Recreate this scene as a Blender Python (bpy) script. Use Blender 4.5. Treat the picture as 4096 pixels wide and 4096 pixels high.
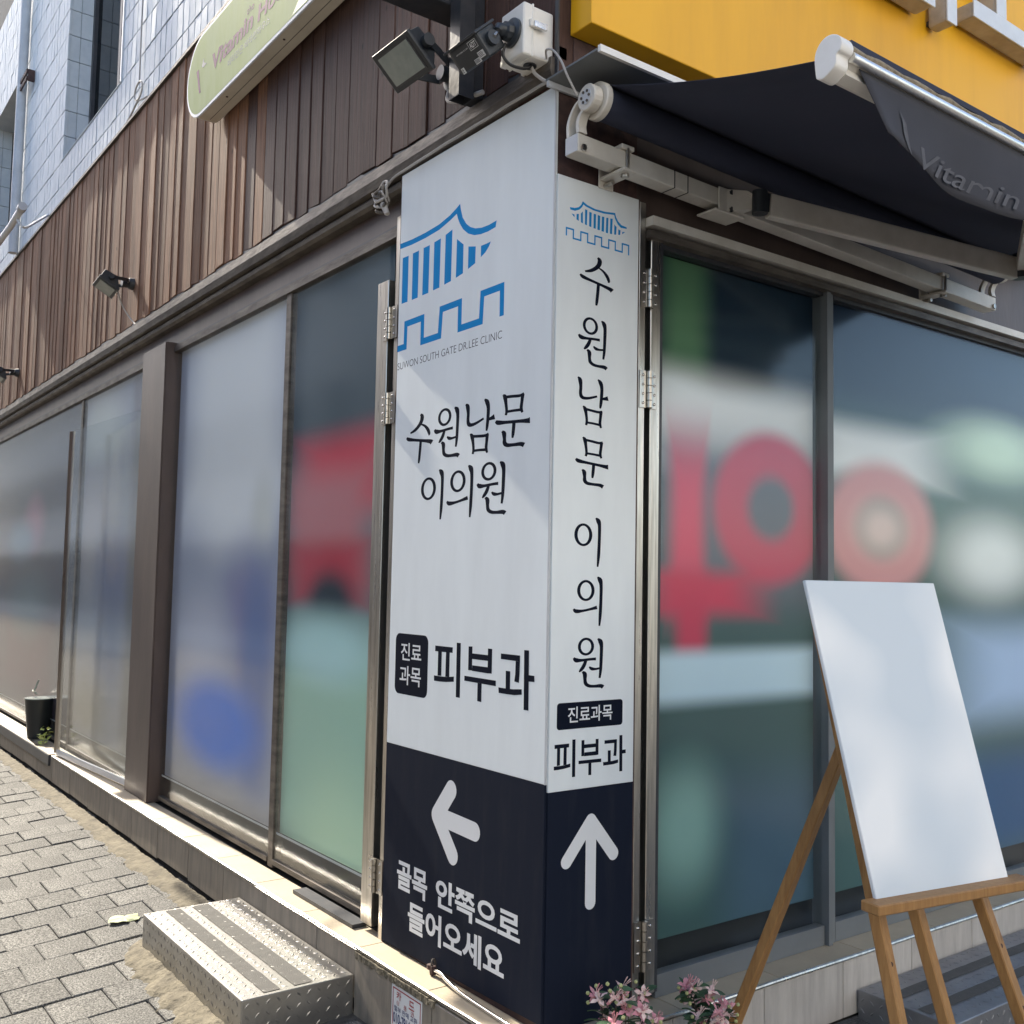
import bpy, bmesh, math, random
from mathutils import Vector, Matrix
random.seed(7)
PI = math.pi
sc = bpy.context.scene
col = sc.collection
for o in list(bpy.data.objects):
    bpy.data.objects.remove(o)

# ------------------------------------------------------------------ camera, sky, sun, exposure
cam = bpy.data.cameras.new('camera')
cam_o = bpy.data.objects.new('camera', cam); col.objects.link(cam_o)
right = Vector((0.59523597, 0.80333184, 0.01876404))
down = Vector((-0.04530374, 0.05686417, -0.99735352))
fwd = Vector((-0.80227284, 0.59281061, 0.07024153))
cam_o.matrix_world = Matrix(((right.x, -down.x, -fwd.x, 2.350118), (right.y, -down.y, -fwd.y, -1.880131),
                             (right.z, -down.z, -fwd.z, 1.55), (0, 0, 0, 1)))
cam.sensor_fit = 'HORIZONTAL'; cam.angle = math.radians(53.302)
cam.clip_start = .05; cam.clip_end = 500
sc.camera = cam_o

SUN = Vector((1.0, 0.036, -0.77)).normalized()          # the way the sunlight travels
world = bpy.data.worlds.new('World'); sc.world = world; world.use_nodes = True
wn = world.node_tree.nodes; wl = world.node_tree.links
bg = wn['Background']
sky = wn.new('ShaderNodeTexSky'); sky.sky_type = 'NISHITA'; sky.sun_disc = False
sky.sun_elevation = math.asin(-SUN.z)
sky.sun_rotation = math.atan2(-SUN.x, -SUN.y)
sky.air_density = 1.0; sky.dust_density = 2.2; sky.ozone_density = .8
wl.new(sky.outputs[0], bg.inputs[0]); bg.inputs[1].default_value = 0.15
sl = bpy.data.lights.new('sun', 'SUN'); sl.energy = 4.6; sl.angle = math.radians(.55); sl.color = (1.0, .91, .76)
so = bpy.data.objects.new('sun', sl); col.objects.link(so)
so.rotation_euler = SUN.to_track_quat('-Z', 'Y').to_euler(); so.location = (-20, -4, 18)
sc.view_settings.view_transform = 'Standard'; sc.view_settings.look = 'None'
sc.view_settings.gamma = 1; sc.view_settings.use_curve_mapping = False
sc.view_settings.exposure = 1.42
sc.cycles.max_bounces = 6; sc.cycles.diffuse_bounces = 3; sc.cycles.glossy_bounces = 3; sc.cycles.transparent_max_bounces = 12

# ------------------------------------------------------------------ helpers
class MB:
    def __init__(s): s.v = []; s.f = []
    def add(s, vs, fs):
        n = len(s.v); s.v += [tuple(p) for p in vs]; s.f += [tuple(i + n for i in f) for f in fs]; return s
    def box(s, x0, x1, y0, y1, z0, z1):
        return s.add([(x0, y0, z0), (x1, y0, z0), (x1, y1, z0), (x0, y1, z0), (x0, y0, z1), (x1, y0, z1), (x1, y1, z1), (x0, y1, z1)],
                     [(0, 3, 2, 1), (4, 5, 6, 7), (0, 1, 5, 4), (1, 2, 6, 5), (2, 3, 7, 6), (3, 0, 4, 7)])
    def hexa(s, a, b):          # two quads joined
        return s.add(list(a) + list(b), [(3, 2, 1, 0), (4, 5, 6, 7), (0, 1, 5, 4), (1, 2, 6, 5), (2, 3, 7, 6), (3, 0, 4, 7)])
    def bar(s, p, q, w, h, up=(0, 0, 1)):
        p = Vector(p); q = Vector(q); d = (q - p).normalized(); u = Vector(up)
        a = d.cross(u).normalized() * (w / 2); b = a.cross(d).normalized() * (h / 2)
        return s.hexa([p - a - b, p + a - b, p + a + b, p - a + b], [q - a - b, q + a - b, q + a + b, q - a + b])
    def prism(s, pts, off):     # flat outline pushed along a vector
        off = Vector(off); n = len(pts); P = [Vector(p) for p in pts]
        return s.add(P + [p + off for p in P], [tuple(range(n - 1, -1, -1)), tuple(range(n, 2 * n))] +
                     [(i, (i + 1) % n, n + (i + 1) % n, n + i) for i in range(n)])
    def poly(s, pts): return s.add(pts, [tuple(range(len(pts)))])
    def tube(s, path, r, n=8, cap=True):
        P = [Vector(p) for p in path]; R = r if isinstance(r, (list, tuple)) else [r] * len(P)
        t = (P[1] - P[0]).normalized(); a = t.orthogonal().normalized(); rings = []
        for i, p in enumerate(P):
            d = (P[min(i + 1, len(P) - 1)] - P[max(i - 1, 0)])
            if d.length > 1e-9: t = d.normalized()
            a = (a - t * a.dot(t)).normalized(); b = t.cross(a)
            rings.append([p + (a * math.cos(2 * PI * k / n) + b * math.sin(2 * PI * k / n)) * R[i] for k in range(n)])
        vs = [v for ring in rings for v in ring]
        fs = [(i * n + k, i * n + (k + 1) % n, (i + 1) * n + (k + 1) % n, (i + 1) * n + k) for i in range(len(P) - 1) for k in range(n)]
        if cap: fs += [tuple(range(n - 1, -1, -1)), tuple(range((len(P) - 1) * n, len(P) * n))]
        return s.add(vs, fs)
    def xform(s, M): s.v = [tuple(M @ Vector(p)) for p in s.v]; return s

def smooth_path(pts, k=6):
    P = [Vector(p) for p in pts]; out = []
    for i in range(len(P) - 1):
        a = P[max(i - 1, 0)]; b = P[i]; c = P[i + 1]; d = P[min(i + 2, len(P) - 1)]
        for j in range(k):
            t = j / k
            out.append(.5 * ((2 * b) + (c - a) * t + (2 * a - 5 * b + 4 * c - d) * t * t + (3 * b - a - 3 * c + d) * t ** 3))
    out.append(P[-1]); return out

def mesh_of(name, mb, m=None, bevel=0, seg=2, smooth=False, tri=False):
    me = bpy.data.meshes.new(name); me.from_pydata([tuple(v) for v in mb.v], [], mb.f)
    bm = bmesh.new(); bm.from_mesh(me)
    if bevel or smooth:
        bmesh.ops.remove_doubles(bm, verts=bm.verts, dist=1e-6)
    bmesh.ops.recalc_face_normals(bm, faces=bm.faces)
    if bevel:
        es = [e for e in bm.edges if len(e.link_faces) == 2 and e.calc_face_angle(0) > .5]
        bmesh.ops.bevel(bm, geom=es, offset=bevel, segments=seg, profile=.6, affect='EDGES', clamp_overlap=True)
    if tri: bmesh.ops.triangulate(bm, faces=bm.faces)
    if smooth:
        for f in bm.faces: f.smooth = True
        for e in bm.edges:
            if len(e.link_faces) == 2 and e.calc_face_angle(0) > .7: e.smooth = False
    bm.to_mesh(me); bm.free()
    if m: me.materials.append(m)
    return me

def obj(name, mb, m, parent=None, **k):
    me = mb if isinstance(mb, bpy.types.Mesh) else mesh_of(name, mb, m, **k)
    o = bpy.data.objects.new(name, me); col.objects.link(o)
    if parent is not None: o.parent = parent
    return o

def tag(o, label=None, cat=None, group=None, kind=None):
    if label: o['label'] = label
    if cat: o['category'] = cat
    if group: o['group'] = group
    if kind: o['kind'] = kind
    return o

def thing(name, label, cat, group=None):
    o = bpy.data.objects.new(name, None); col.objects.link(o); o.empty_display_size = .05
    return tag(o, label, cat, group)

def copy_tree(o, parent=None):
    c = o.copy(); col.objects.link(c); c.parent = parent
    for ch in list(o.children): copy_tree(ch, c)
    return c

# ------------------------------------------------------------------ materials
def newmat(name):
    m = bpy.data.materials.new(name); m.use_nodes = True
    return m, m.node_tree.nodes, m.node_tree.links, m.node_tree.nodes['Principled BSDF']

def pm(name, c, rough=.6, metal=0., var=.12, scale=6., bump=.0, bscale=60., stretch=(1, 1, 1), rnd=0., c2=None, spec=.5, coat=0., thr=(.35, .7), rvar=0.):
    """principled material: base colour mottled by noise towards c2, per-object value shift, fine bump"""
    m, N, L, p = newmat(name)
    tc = N.new('ShaderNodeTexCoord'); oi = N.new('ShaderNodeObjectInfo')
    mp = N.new('ShaderNodeMapping'); mp.inputs['Scale'].default_value = stretch
    va = N.new('ShaderNodeVectorMath'); va.operation = 'ADD'
    mu = N.new('ShaderNodeMath'); mu.operation = 'MULTIPLY'; mu.inputs[1].default_value = 37.0 if rnd else 0.
    L.new(oi.outputs['Random'], mu.inputs[0]); L.new(tc.outputs['Object'], va.inputs[0]); L.new(mu.outputs[0], va.inputs[1])
    L.new(va.outputs[0], mp.inputs['Vector'])
    nz = N.new('ShaderNodeTexNoise'); nz.inputs['Scale'].default_value = scale; nz.inputs['Detail'].default_value = 7; nz.inputs['Roughness'].default_value = .62
    L.new(mp.outputs[0], nz.inputs['Vector'])
    mr = N.new('ShaderNodeMapRange'); mr.inputs[1].default_value = thr[0]; mr.inputs[2].default_value = thr[1]; L.new(nz.outputs[0], mr.inputs[0])
    c = tuple(c); c2 = tuple(c2) if c2 else tuple(max(0, v * (1 - 2 * var)) for v in c)
    mx = N.new('ShaderNodeMix'); mx.data_type = 'RGBA'
    mx.inputs[6].default_value = (*c, 1); mx.inputs[7].default_value = (*c2, 1)
    L.new(mr.outputs[0], mx.inputs[0]); out = mx.outputs[2]
    if rnd:
        m2 = N.new('ShaderNodeMapRange'); m2.inputs[3].default_value = 1 - rnd; m2.inputs[4].default_value = 1 + rnd; L.new(oi.outputs['Random'], m2.inputs[0])
        hs = N.new('ShaderNodeHueSaturation'); L.new(m2.outputs[0], hs.inputs['Value']); L.new(out, hs.inputs['Color']); out = hs.outputs[0]
    L.new(out, p.inputs['Base Color'])
    p.inputs['Roughness'].default_value = rough; p.inputs['Metallic'].default_value = metal
    p.inputs['Specular IOR Level'].default_value = spec; p.inputs['Coat Weight'].default_value = coat
    if rvar:
        m3 = N.new('ShaderNodeMapRange'); m3.inputs[3].default_value = rough - rvar; m3.inputs[4].default_value = rough + rvar
        L.new(nz.outputs[0], m3.inputs[0]); L.new(m3.outputs[0], p.inputs['Roughness'])
    if bump:
        n2 = N.new('ShaderNodeTexNoise'); n2.inputs['Scale'].default_value = bscale; n2.inputs['Detail'].default_value = 5
        L.new(mp.outputs[0], n2.inputs['Vector'])
        b = N.new('ShaderNodeBump'); b.inputs['Strength'].default_value = 1; b.inputs['Distance'].default_value = bump
        L.new(n2.outputs[0], b.inputs['Height']); L.new(b.outputs[0], p.inputs['Normal'])
    return m

def speckle_mat(name, c, dark, light, rough=.9):
    """granular concrete paver: coarse salt and pepper grain"""
    m, N, L, p = newmat(name)
    tc = N.new('ShaderNodeTexCoord'); oi = N.new('ShaderNodeObjectInfo'); va = N.new('ShaderNodeVectorMath'); va.operation = 'ADD'
    mu = N.new('ShaderNodeMath'); mu.operation = 'MULTIPLY'; mu.inputs[1].default_value = 21
    L.new(oi.outputs['Random'], mu.inputs[0]); L.new(tc.outputs['Object'], va.inputs[0]); L.new(mu.outputs[0], va.inputs[1])
    n1 = N.new('ShaderNodeTexNoise'); n1.inputs['Scale'].default_value = 150; n1.inputs['Detail'].default_value = 3; L.new(va.outputs[0], n1.inputs[0])
    vo = N.new('ShaderNodeTexVoronoi'); vo.inputs['Scale'].default_value = 60; L.new(va.outputs[0], vo.inputs['Vector'])
    n3 = N.new('ShaderNodeTexNoise'); n3.inputs['Scale'].default_value = 3.5; n3.inputs['Detail'].default_value = 5; L.new(tc.outputs['Object'], n3.inputs[0])
    r = N.new('ShaderNodeValToRGB'); e = r.color_ramp.elements
    e[0].position = .36; e[0].color = (*dark, 1); e[1].position = .62; e[1].color = (*c, 1)
    L.new(n1.outputs[0], r.inputs[0])
    r2 = N.new('ShaderNodeMapRange'); r2.inputs[1].default_value = .16; r2.inputs[2].default_value = .10; L.new(vo.outputs['Distance'], r2.inputs[0])
    r2b = N.new('ShaderNodeMath'); r2b.operation = 'MULTIPLY'; r2b.inputs[1].default_value = .55; L.new(r2.outputs[0], r2b.inputs[0])
    mx = N.new('ShaderNodeMix'); mx.data_type = 'RGBA'; mx.inputs[7].default_value = (*light, 1); L.new(r2b.outputs[0], mx.inputs[0]); L.new(r.outputs[0], mx.inputs[6])
    m2 = N.new('ShaderNodeMapRange'); m2.inputs[3].default_value = .84; m2.inputs[4].default_value = 1.12; L.new(oi.outputs['Random'], m2.inputs[0])
    m4 = N.new('ShaderNodeMapRange'); m4.inputs[1].default_value = .35; m4.inputs[2].default_value = .65; m4.inputs[3].default_value = .78; m4.inputs[4].default_value = 1.12; L.new(n3.outputs[0], m4.inputs[0])
    m5 = N.new('ShaderNodeMath'); m5.operation = 'MULTIPLY'; L.new(m2.outputs[0], m5.inputs[0]); L.new(m4.outputs[0], m5.inputs[1])
    hs = N.new('ShaderNodeHueSaturation'); L.new(m5.outputs[0], hs.inputs['Value']); L.new(mx.outputs[2], hs.inputs['Color'])
    L.new(hs.outputs[0], p.inputs['Base Color']); p.inputs['Roughness'].default_value = rough
    b = N.new('ShaderNodeBump'); b.inputs['Distance'].default_value = .0025; b.inputs['Strength'].default_value = 1
    L.new(n1.outputs[0], b.inputs['Height']); L.new(b.outputs[0], p.inputs['Normal'])
    return m

def wood_mat(name, c, c2, grey, rough=.8, axis='z', rnd=.2, bump=.0025, scale=1.):
    """weathered timber: streaks along the board, worn grey patches, per-board shift"""
    m, N, L, p = newmat(name)
    tc = N.new('ShaderNodeTexCoord'); oi = N.new('ShaderNodeObjectInfo'); va = N.new('ShaderNodeVectorMath'); va.operation = 'ADD'
    mu = N.new('ShaderNodeMath'); mu.operation = 'MULTIPLY'; mu.inputs[1].default_value = 53
    L.new(oi.outputs['Random'], mu.inputs[0]); L.new(tc.outputs['Object'], va.inputs[0]); L.new(mu.outputs[0], va.inputs[1])
    mp = N.new('ShaderNodeMapping'); s = dict(z=(55, 55, 2.2), x=(2.2, 55, 55), y=(55, 2.2, 55))[axis]
    mp.inputs['Scale'].default_value = tuple(v * scale for v in s); L.new(va.outputs[0], mp.inputs[0])
    n1 = N.new('ShaderNodeTexNoise'); n1.inputs['Scale'].default_value = 1.3; n1.inputs['Detail'].default_value = 8; n1.inputs['Roughness'].default_value = .7; L.new(mp.outputs[0], n1.inputs[0])
    n2 = N.new('ShaderNodeTexNoise'); n2.inputs['Scale'].default_value = 2.2; n2.inputs['Detail'].default_value = 6; L.new(va.outputs[0], n2.inputs[0])
    r = N.new('ShaderNodeMapRange'); r.inputs[1].default_value = .3; r.inputs[2].default_value = .68; L.new(n1.outputs[0], r.inputs[0])
    mx = N.new('ShaderNodeMix'); mx.data_type = 'RGBA'; mx.inputs[6].default_value = (*c2, 1); mx.inputs[7].default_value = (*c, 1); L.new(r.outputs[0], mx.inputs[0])
    r2 = N.new('ShaderNodeMapRange'); r2.inputs[1].default_value = .48; r2.inputs[2].default_value = .72; r2.inputs[4].default_value = .6; L.new(n2.outputs[0], r2.inputs[0])
    m2 = N.new('ShaderNodeMix'); m2.data_type = 'RGBA'; m2.inputs[7].default_value = (*grey, 1); L.new(r2.outputs[0], m2.inputs[0]); L.new(mx.outputs[2], m2.inputs[6])
    kv = N.new('ShaderNodeTexVoronoi'); kv.inputs['Scale'].default_value = 7.5; km = N.new('ShaderNodeMapping'); km.inputs['Scale'].default_value = (1, 1, .55) if axis == 'z' else (1, 1, 1)
    L.new(va.outputs[0], km.inputs[0]); L.new(km.outputs[0], kv.inputs['Vector'])
    kr = N.new('ShaderNodeMapRange'); kr.inputs[1].default_value = .075; kr.inputs[2].default_value = .035; kr.inputs[4].default_value = .8; L.new(kv.outputs['Distance'], kr.inputs[0])
    m3 = N.new('ShaderNodeMix'); m3.data_type = 'RGBA'; m3.inputs[7].default_value = (*[v * .25 for v in c2], 1); L.new(kr.outputs[0], m3.inputs[0]); L.new(m2.outputs[2], m3.inputs[6]); m2 = m3
    q = N.new('ShaderNodeMapRange'); q.inputs[3].default_value = 1 - rnd; q.inputs[4].default_value = 1 + rnd; L.new(oi.outputs['Random'], q.inputs[0])
    hs = N.new('ShaderNodeHueSaturation'); L.new(q.outputs[0], hs.inputs['Value']); L.new(m2.outputs[2], hs.inputs['Color']); L.new(hs.outputs[0], p.inputs['Base Color'])
    p.inputs['Roughness'].default_value = rough; p.inputs['Specular IOR Level'].default_value = .3
    b = N.new('ShaderNodeBump'); b.inputs['Distance'].default_value = bump; b.inputs['Strength'].default_value = 1; L.new(n1.outputs[0], b.inputs['Height']); L.new(b.outputs[0], p.inputs['Normal'])
    return m

def film_mat(name, base, blobs, ax=0, rough=.55):
    """added window film: blurred shop views and reflections painted as soft colour fields (metres)"""
    m, N, L, p = newmat(name)
    tc = N.new('ShaderNodeTexCoord'); sp = N.new('ShaderNodeSeparateXYZ'); L.new(tc.outputs['Object'], sp.inputs[0])
    U = sp.outputs[ax]; V = sp.outputs[2]; cur = None
    def mth(op, a, b=None):
        n = N.new('ShaderNodeMath'); n.operation = op
        for i, v in enumerate((a, b)):
            if v is None: continue
            if isinstance(v, (int, float)): n.inputs[i].default_value = v
            else: L.new(v, n.inputs[i])
        return n.outputs[0]
    rgb = N.new('ShaderNodeRGB'); rgb.outputs[0].default_value = (*base, 1); cur = rgb.outputs[0]
    for (kind, u, v, ru, rv, soft, c, amt) in blobs:
        a = mth('DIVIDE', mth('SUBTRACT', U, u), ru); b = mth('DIVIDE', mth('SUBTRACT', V, v), rv)
        if kind == 'r': d = mth('MAXIMUM', mth('ABSOLUTE', a), mth('ABSOLUTE', b))
        else: d = mth('SQRT', mth('ADD', mth('MULTIPLY', a, a), mth('MULTIPLY', b, b)))
        if kind == 'o': d = mth('ADD', mth('MULTIPLY', mth('ABSOLUTE', mth('SUBTRACT', d, .72)), 3.4), .0)
        mr = N.new('ShaderNodeMapRange'); mr.interpolation_type = 'SMOOTHSTEP'
        mr.inputs[1].default_value = 1 + soft; mr.inputs[2].default_value = max(0, 1 - soft); mr.inputs[3].default_value = 0; mr.inputs[4].default_value = amt
        L.new(d, mr.inputs[0])
        mx = N.new('ShaderNodeMix'); mx.data_type = 'RGBA'; mx.inputs[7].default_value = (*c, 1)
        L.new(mr.outputs[0], mx.inputs[0]); L.new(cur, mx.inputs[6]); cur = mx.outputs[2]
    L.new(cur, p.inputs['Base Color']); p.inputs['Roughness'].default_value = rough; p.inputs['Specular IOR Level'].default_value = .2
    return m

def glass_mat(name, tint=(.97, .985, .985), rough=.12, ior=1.33):
    m, N, L, p = newmat(name); N.remove(p)
    out = [n for n in N if n.type == 'OUTPUT_MATERIAL'][0]
    tr = N.new('ShaderNodeBsdfTransparent'); tr.inputs[0].default_value = (*tint, 1)
    gl = N.new('ShaderNodeBsdfGlossy'); gl.inputs['Roughness'].default_value = rough
    fr = N.new('ShaderNodeFresnel'); ge = N.new('ShaderNodeNewGeometry'); mi = N.new('ShaderNodeMix')
    mi.inputs[2].default_value = ior; mi.inputs[3].default_value = 1 / ior       # same reflectance on both faces of the pane
    L.new(ge.outputs['Backfacing'], mi.inputs[0]); L.new(mi.outputs[0], fr.inputs[0])
    mx = N.new('ShaderNodeMixShader'); L.new(fr.outputs[0], mx.inputs[0]); L.new(tr.outputs[0], mx.inputs[1]); L.new(gl.outputs[0], mx.inputs[2])
    L.new(mx.outputs[0], out.inputs[0]); return m

def S(r, g, b):     # 0-255 display value to linear
    return tuple(((v / 255) / 12.92 if v / 255 <= .04045 else ((v / 255 + .055) / 1.055) ** 2.4) for v in (r, g, b))

M = {}
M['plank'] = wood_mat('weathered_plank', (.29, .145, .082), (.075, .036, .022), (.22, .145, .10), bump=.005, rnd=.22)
M['plank_dark'] = wood_mat('shade_darkened_plank', (.092, .046, .034), (.034, .017, .013), (.07, .041, .033), rough=.65, rnd=.2, bump=.004)  # sheltered, redder boards, with the corner's shade also darkened into the colour
M['tile'] = pm('glazed_wall_tile', (.60, .65, .69), .55, var=.05, scale=9, spec=.12, bump=.0016, bscale=12, rnd=.04, c2=(.50, .56, .61), rvar=.05)
M['grout'] = pm('dark_grout', (.06, .07, .085), .9, var=.2, bump=.001)
M['beam'] = pm('stained_metal_beam', (.13, .11, .09), .55, .2, scale=7, stretch=(1, 1, 4), c2=(.045, .038, .033), bump=.0015, bscale=30, rvar=.15)
M['black_steel'] = pm('black_painted_steel', (.022, .026, .034), .45, var=.2, scale=20, c2=(.045, .045, .05), bump=.0004)
M['dark_plastic'] = pm('dark_grey_plastic', (.028, .034, .042), .42, var=.15, scale=15, bump=.0003, bscale=200)
M['steel'] = pm('brushed_stainless', (.56, .53, .48), .3, 1., var=.2, scale=3, stretch=(14, 14, .7), bump=.0012, bscale=4, c2=(.25, .23, .2), rvar=.12, thr=(.45, .75))
M['chrome'] = pm('chrome_trim', (.75, .74, .72), .22, 1., var=.15, scale=18, bump=.001, bscale=14, rvar=.1)
M['rust'] = pm('rusty_brown_steel', (.085, .045, .038), .75, .0, scale=26, c2=(.035, .02, .02), bump=.002, bscale=45)
M['brown'] = pm('brown_painted_pillar', (.10, .072, .062), .45, var=.2, scale=5, stretch=(1, 1, .3), c2=(.06, .042, .038), bump=.0006)
M['panel'] = pm('white_printed_panel', (.76, .81, .83), .7, scale=1.6, stretch=(3, 3, .6), c2=(.69, .735, .755), bump=.0002, bscale=700, spec=.15)
M['navy'] = pm('navy_print', (.010, .014, .027), .75, scale=6, stretch=(3, 3, .5), c2=(.019, .022, .033), thr=(.5, .8), bump=.0002, bscale=700, spec=.08)
M['ink'] = pm('black_navy_ink', (.008, .011, .022), .8, var=.1, spec=.05)
M['blue'] = pm('blue_logo_ink', (.012, .25, .60), .8, var=.05, spec=.05)
M['white_ink'] = pm('white_letter_ink', (.74, .76, .78), .45, var=.03)
M['edge'] = pm('grey_panel_edge', (.55, .57, .6), .5, var=.1)
M['kerb'] = pm('taupe_kerb_tile', (.29, .25, .20), .7, var=.1, scale=5, stretch=(6, 6, .8), c2=(.19, .17, .14), bump=.0012, bscale=40, rnd=.08)
M['kerb_pale'] = pm('pale_kerb_tile', (.50, .47, .43), .62, var=.1, scale=5, stretch=(6, 6, .8), c2=(.38, .35, .32), bump=.0012, bscale=40, rnd=.06)
M['sill'] = pm('cream_sill_tile', (.40, .335, .24), .55, var=.08, scale=4, c2=(.34, .285, .205), bump=.001, bscale=30, rnd=.05)
M['dark_stone'] = pm('dark_base', (.045, .042, .04), .9, var=.3, scale=12, bump=.004, bscale=25)
M['mortar'] = pm('sandy_mortar', (.17, .148, .104), .95, scale=14, c2=(.075, .064, .046), bump=.010, bscale=40)
M['paver'] = speckle_mat('granular_paver', (.185, .18, .166), (.026, .0255, .024), (.58, .565, .52))
M['joint_sand'] = pm('joint_sand', (.11, .10, .088), .95, var=.3, scale=30, bump=.004, bscale=90)
M['asphalt'] = speckle_mat('grey_asphalt', (.13, .13, .135), (.06, .06, .06), (.25, .25, .25))  # even grey asphalt of the forecourt
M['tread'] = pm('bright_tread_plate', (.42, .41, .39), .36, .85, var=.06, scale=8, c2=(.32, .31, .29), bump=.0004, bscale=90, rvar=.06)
M['tread_dark'] = pm('shade_toned_tread_plate', (.30, .30, .31), .42, .6, var=.15, scale=8, bump=.0006, bscale=90)  # darker copy of the tread plate, shade put into its colour
M['tape'] = pm('grey_grip_tape', (.085, .082, .076), .9, var=.1, scale=30, bump=.0012, bscale=260)
M['yellow'] = pm('yellow_sign_vinyl', (.86, .44, .008), .5, scale=1.6, c2=(.62, .29, .006), bump=.0005, bscale=4, stretch=(1.6, 1.6, .25), thr=(.42, .85))
M['letter'] = pm('white_letter_face', (.70, .73, .76), .4, var=.05, scale=10)
M['return'] = pm('beige_letter_return', (.55, .50, .42), .6, var=.2, scale=8, c2=(.36, .31, .25), bump=.0008)
M['cloth'] = pm('navy_awning_cloth', (.030, .036, .066), .9, var=.1, scale=2, bump=.0006, bscale=500)
M['valance'] = pm('grey_navy_valance', (.045, .047, .060), .9, var=.1, scale=3, bump=.0006, bscale=500)
M['alu'] = pm('cream_painted_aluminium', (.68, .65, .59), .45, .1, var=.08, scale=6, c2=(.53, .50, .44), bump=.0004)
M['alu_shiny'] = pm('pitted_bright_aluminium', (.80, .79, .76), .3, .9, var=.1, scale=90, c2=(.45, .42, .38), thr=(.6, .72), bump=.0006, bscale=120)
M['lichen'] = pm('crusty_grime', (.32, .27, .19), .95, scale=60, c2=(.16, .13, .09), bump=.004, bscale=120)
M['hood'] = pm('dark_grey_hood', (.16, .175, .185), .55, var=.1, scale=3)
M['white_plastic'] = pm('white_plastic_box', (.80, .79, .76), .4, var=.05, scale=5, c2=(.70, .68, .63))
M['lamp_glass'] = pm('dusty_lamp_glass', (.20, .24, .225), .25, var=.3, scale=9, c2=(.30, .33, .30), coat=.5)
M['cable_grey'] = pm('grey_cable', (.42, .40, .38), .6, var=.1)
M['cable_black'] = pm('black_cable', (.012, .012, .014), .4, var=.1)
M['lightbox'] = pm('faded_lime_sign_face', (.36, .43, .17), .65, scale=2.5, stretch=(2.5, 1, .7), c2=(.46, .52, .28), spec=.1, bump=.0001, bscale=120, rvar=.1)
M['lightbox_green'] = pm('faded_green_print', (.22, .42, .16), .4, var=.15, scale=8)
M['purple'] = pm('faded_purple_print', (.17, .03, .12), .6, var=.15, scale=30, spec=.2)
M['slate'] = pm('slate_blue_print', (.05, .085, .11), .5, var=.15, scale=30)
M['beige_box'] = pm('beige_sign_casing', (.64, .60, .51), .45, var=.06, scale=4, c2=(.52, .48, .40))
M['easel'] = wood_mat('oiled_easel_wood', (.42, .23, .085), (.25, .125, .045), (.36, .20, .08), rough=.5, rnd=.06, bump=.0008)
M['leaf'] = pm('fuchsia_leaf', (.045, .10, .045), .5, var=.2, scale=30, rnd=.25)
M['petal'] = pm('pink_petal', (.66, .33, .35), .6, scale=40, c2=(.56, .20, .25), rnd=.12)
M['petal_pale'] = pm('pale_pink_petal', (.74, .58, .52), .6, scale=40, c2=(.66, .42, .42), rnd=.12)
M['bud'] = pm('green_bud', (.42, .45, .20), .5, scale=30, rnd=.2)
M['pot_black'] = pm('black_plastic_pot', (.018, .022, .024), .35, var=.1)
M['pot_clay'] = pm('clay_pot', (.30, .15, .09), .8, var=.15, scale=12)
M['soil'] = pm('soil', (.05, .035, .025), .95, var=.3, scale=40, bump=.01, bscale=40)
M['lime'] = pm('lime_leaf', (.50, .58, .16), .5, var=.15, scale=30, rnd=.15)
M['dry_leaf'] = pm('dry_pale_leaf', (.36, .40, .21), .7, var=.1, scale=30, bump=.003, bscale=40)
M['sticker'] = pm('white_sticker', (.72, .74, .75), .5, var=.05, scale=20)
M['red_ink'] = pm('red_ink', (.35, .03, .04), .6, var=.1)
M['blue_ink'] = pm('dark_blue_ink', (.03, .05, .16), .6, var=.1)
M['board'] = None
M['interior'] = pm('dark_shop_interior', (.02, .025, .03), .9, var=.2)
M['glass'] = glass_mat('shop_window_glass')
M['glass_dark'] = glass_mat('upper_window_glass', (.25, .3, .33), .02)

# ------------------------------------------------------------------ lettering helpers
def text_pts(s, bold=0., shear=0., spacing=1.):
    c = bpy.data.curves.new('lettering', 'FONT'); c.body = s; c.offset = bold; c.shear = shear; c.space_character = spacing; c.resolution_u = 4
    o = bpy.data.objects.new('lettering', c); col.objects.link(o)
    me = bpy.data.meshes.new_from_object(o.evaluated_get(bpy.context.evaluated_depsgraph_get()))
    vs = [(v.co.x, v.co.y) for v in me.vertices]; fs = [tuple(p.vertices) for p in me.polygons]
    bpy.data.objects.remove(o); bpy.data.curves.remove(c); bpy.data.meshes.remove(me)
    x0 = min(v[0] for v in vs); x1 = max(v[0] for v in vs); y0 = min(v[1] for v in vs); y1 = max(v[1] for v in vs)
    return [((v[0] - x0) / (x1 - x0), (v[1] - y0) / (y1 - y0)) for v in vs], fs

def text_part(name, s, fn, rect, m, parent, **k):
    """lettering stretched into rect=(u0,u1,v0,v1); fn maps (u,v) to a point in the place"""
    vs, fs = text_pts(s, **k); u0, u1, v0, v1 = rect
    mb = MB(); mb.add([fn(u0 + (u1 - u0) * a, v0 + (v1 - v0) * b) for a, b in vs], fs)
    return obj(name, mb, m, parent)

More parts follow.
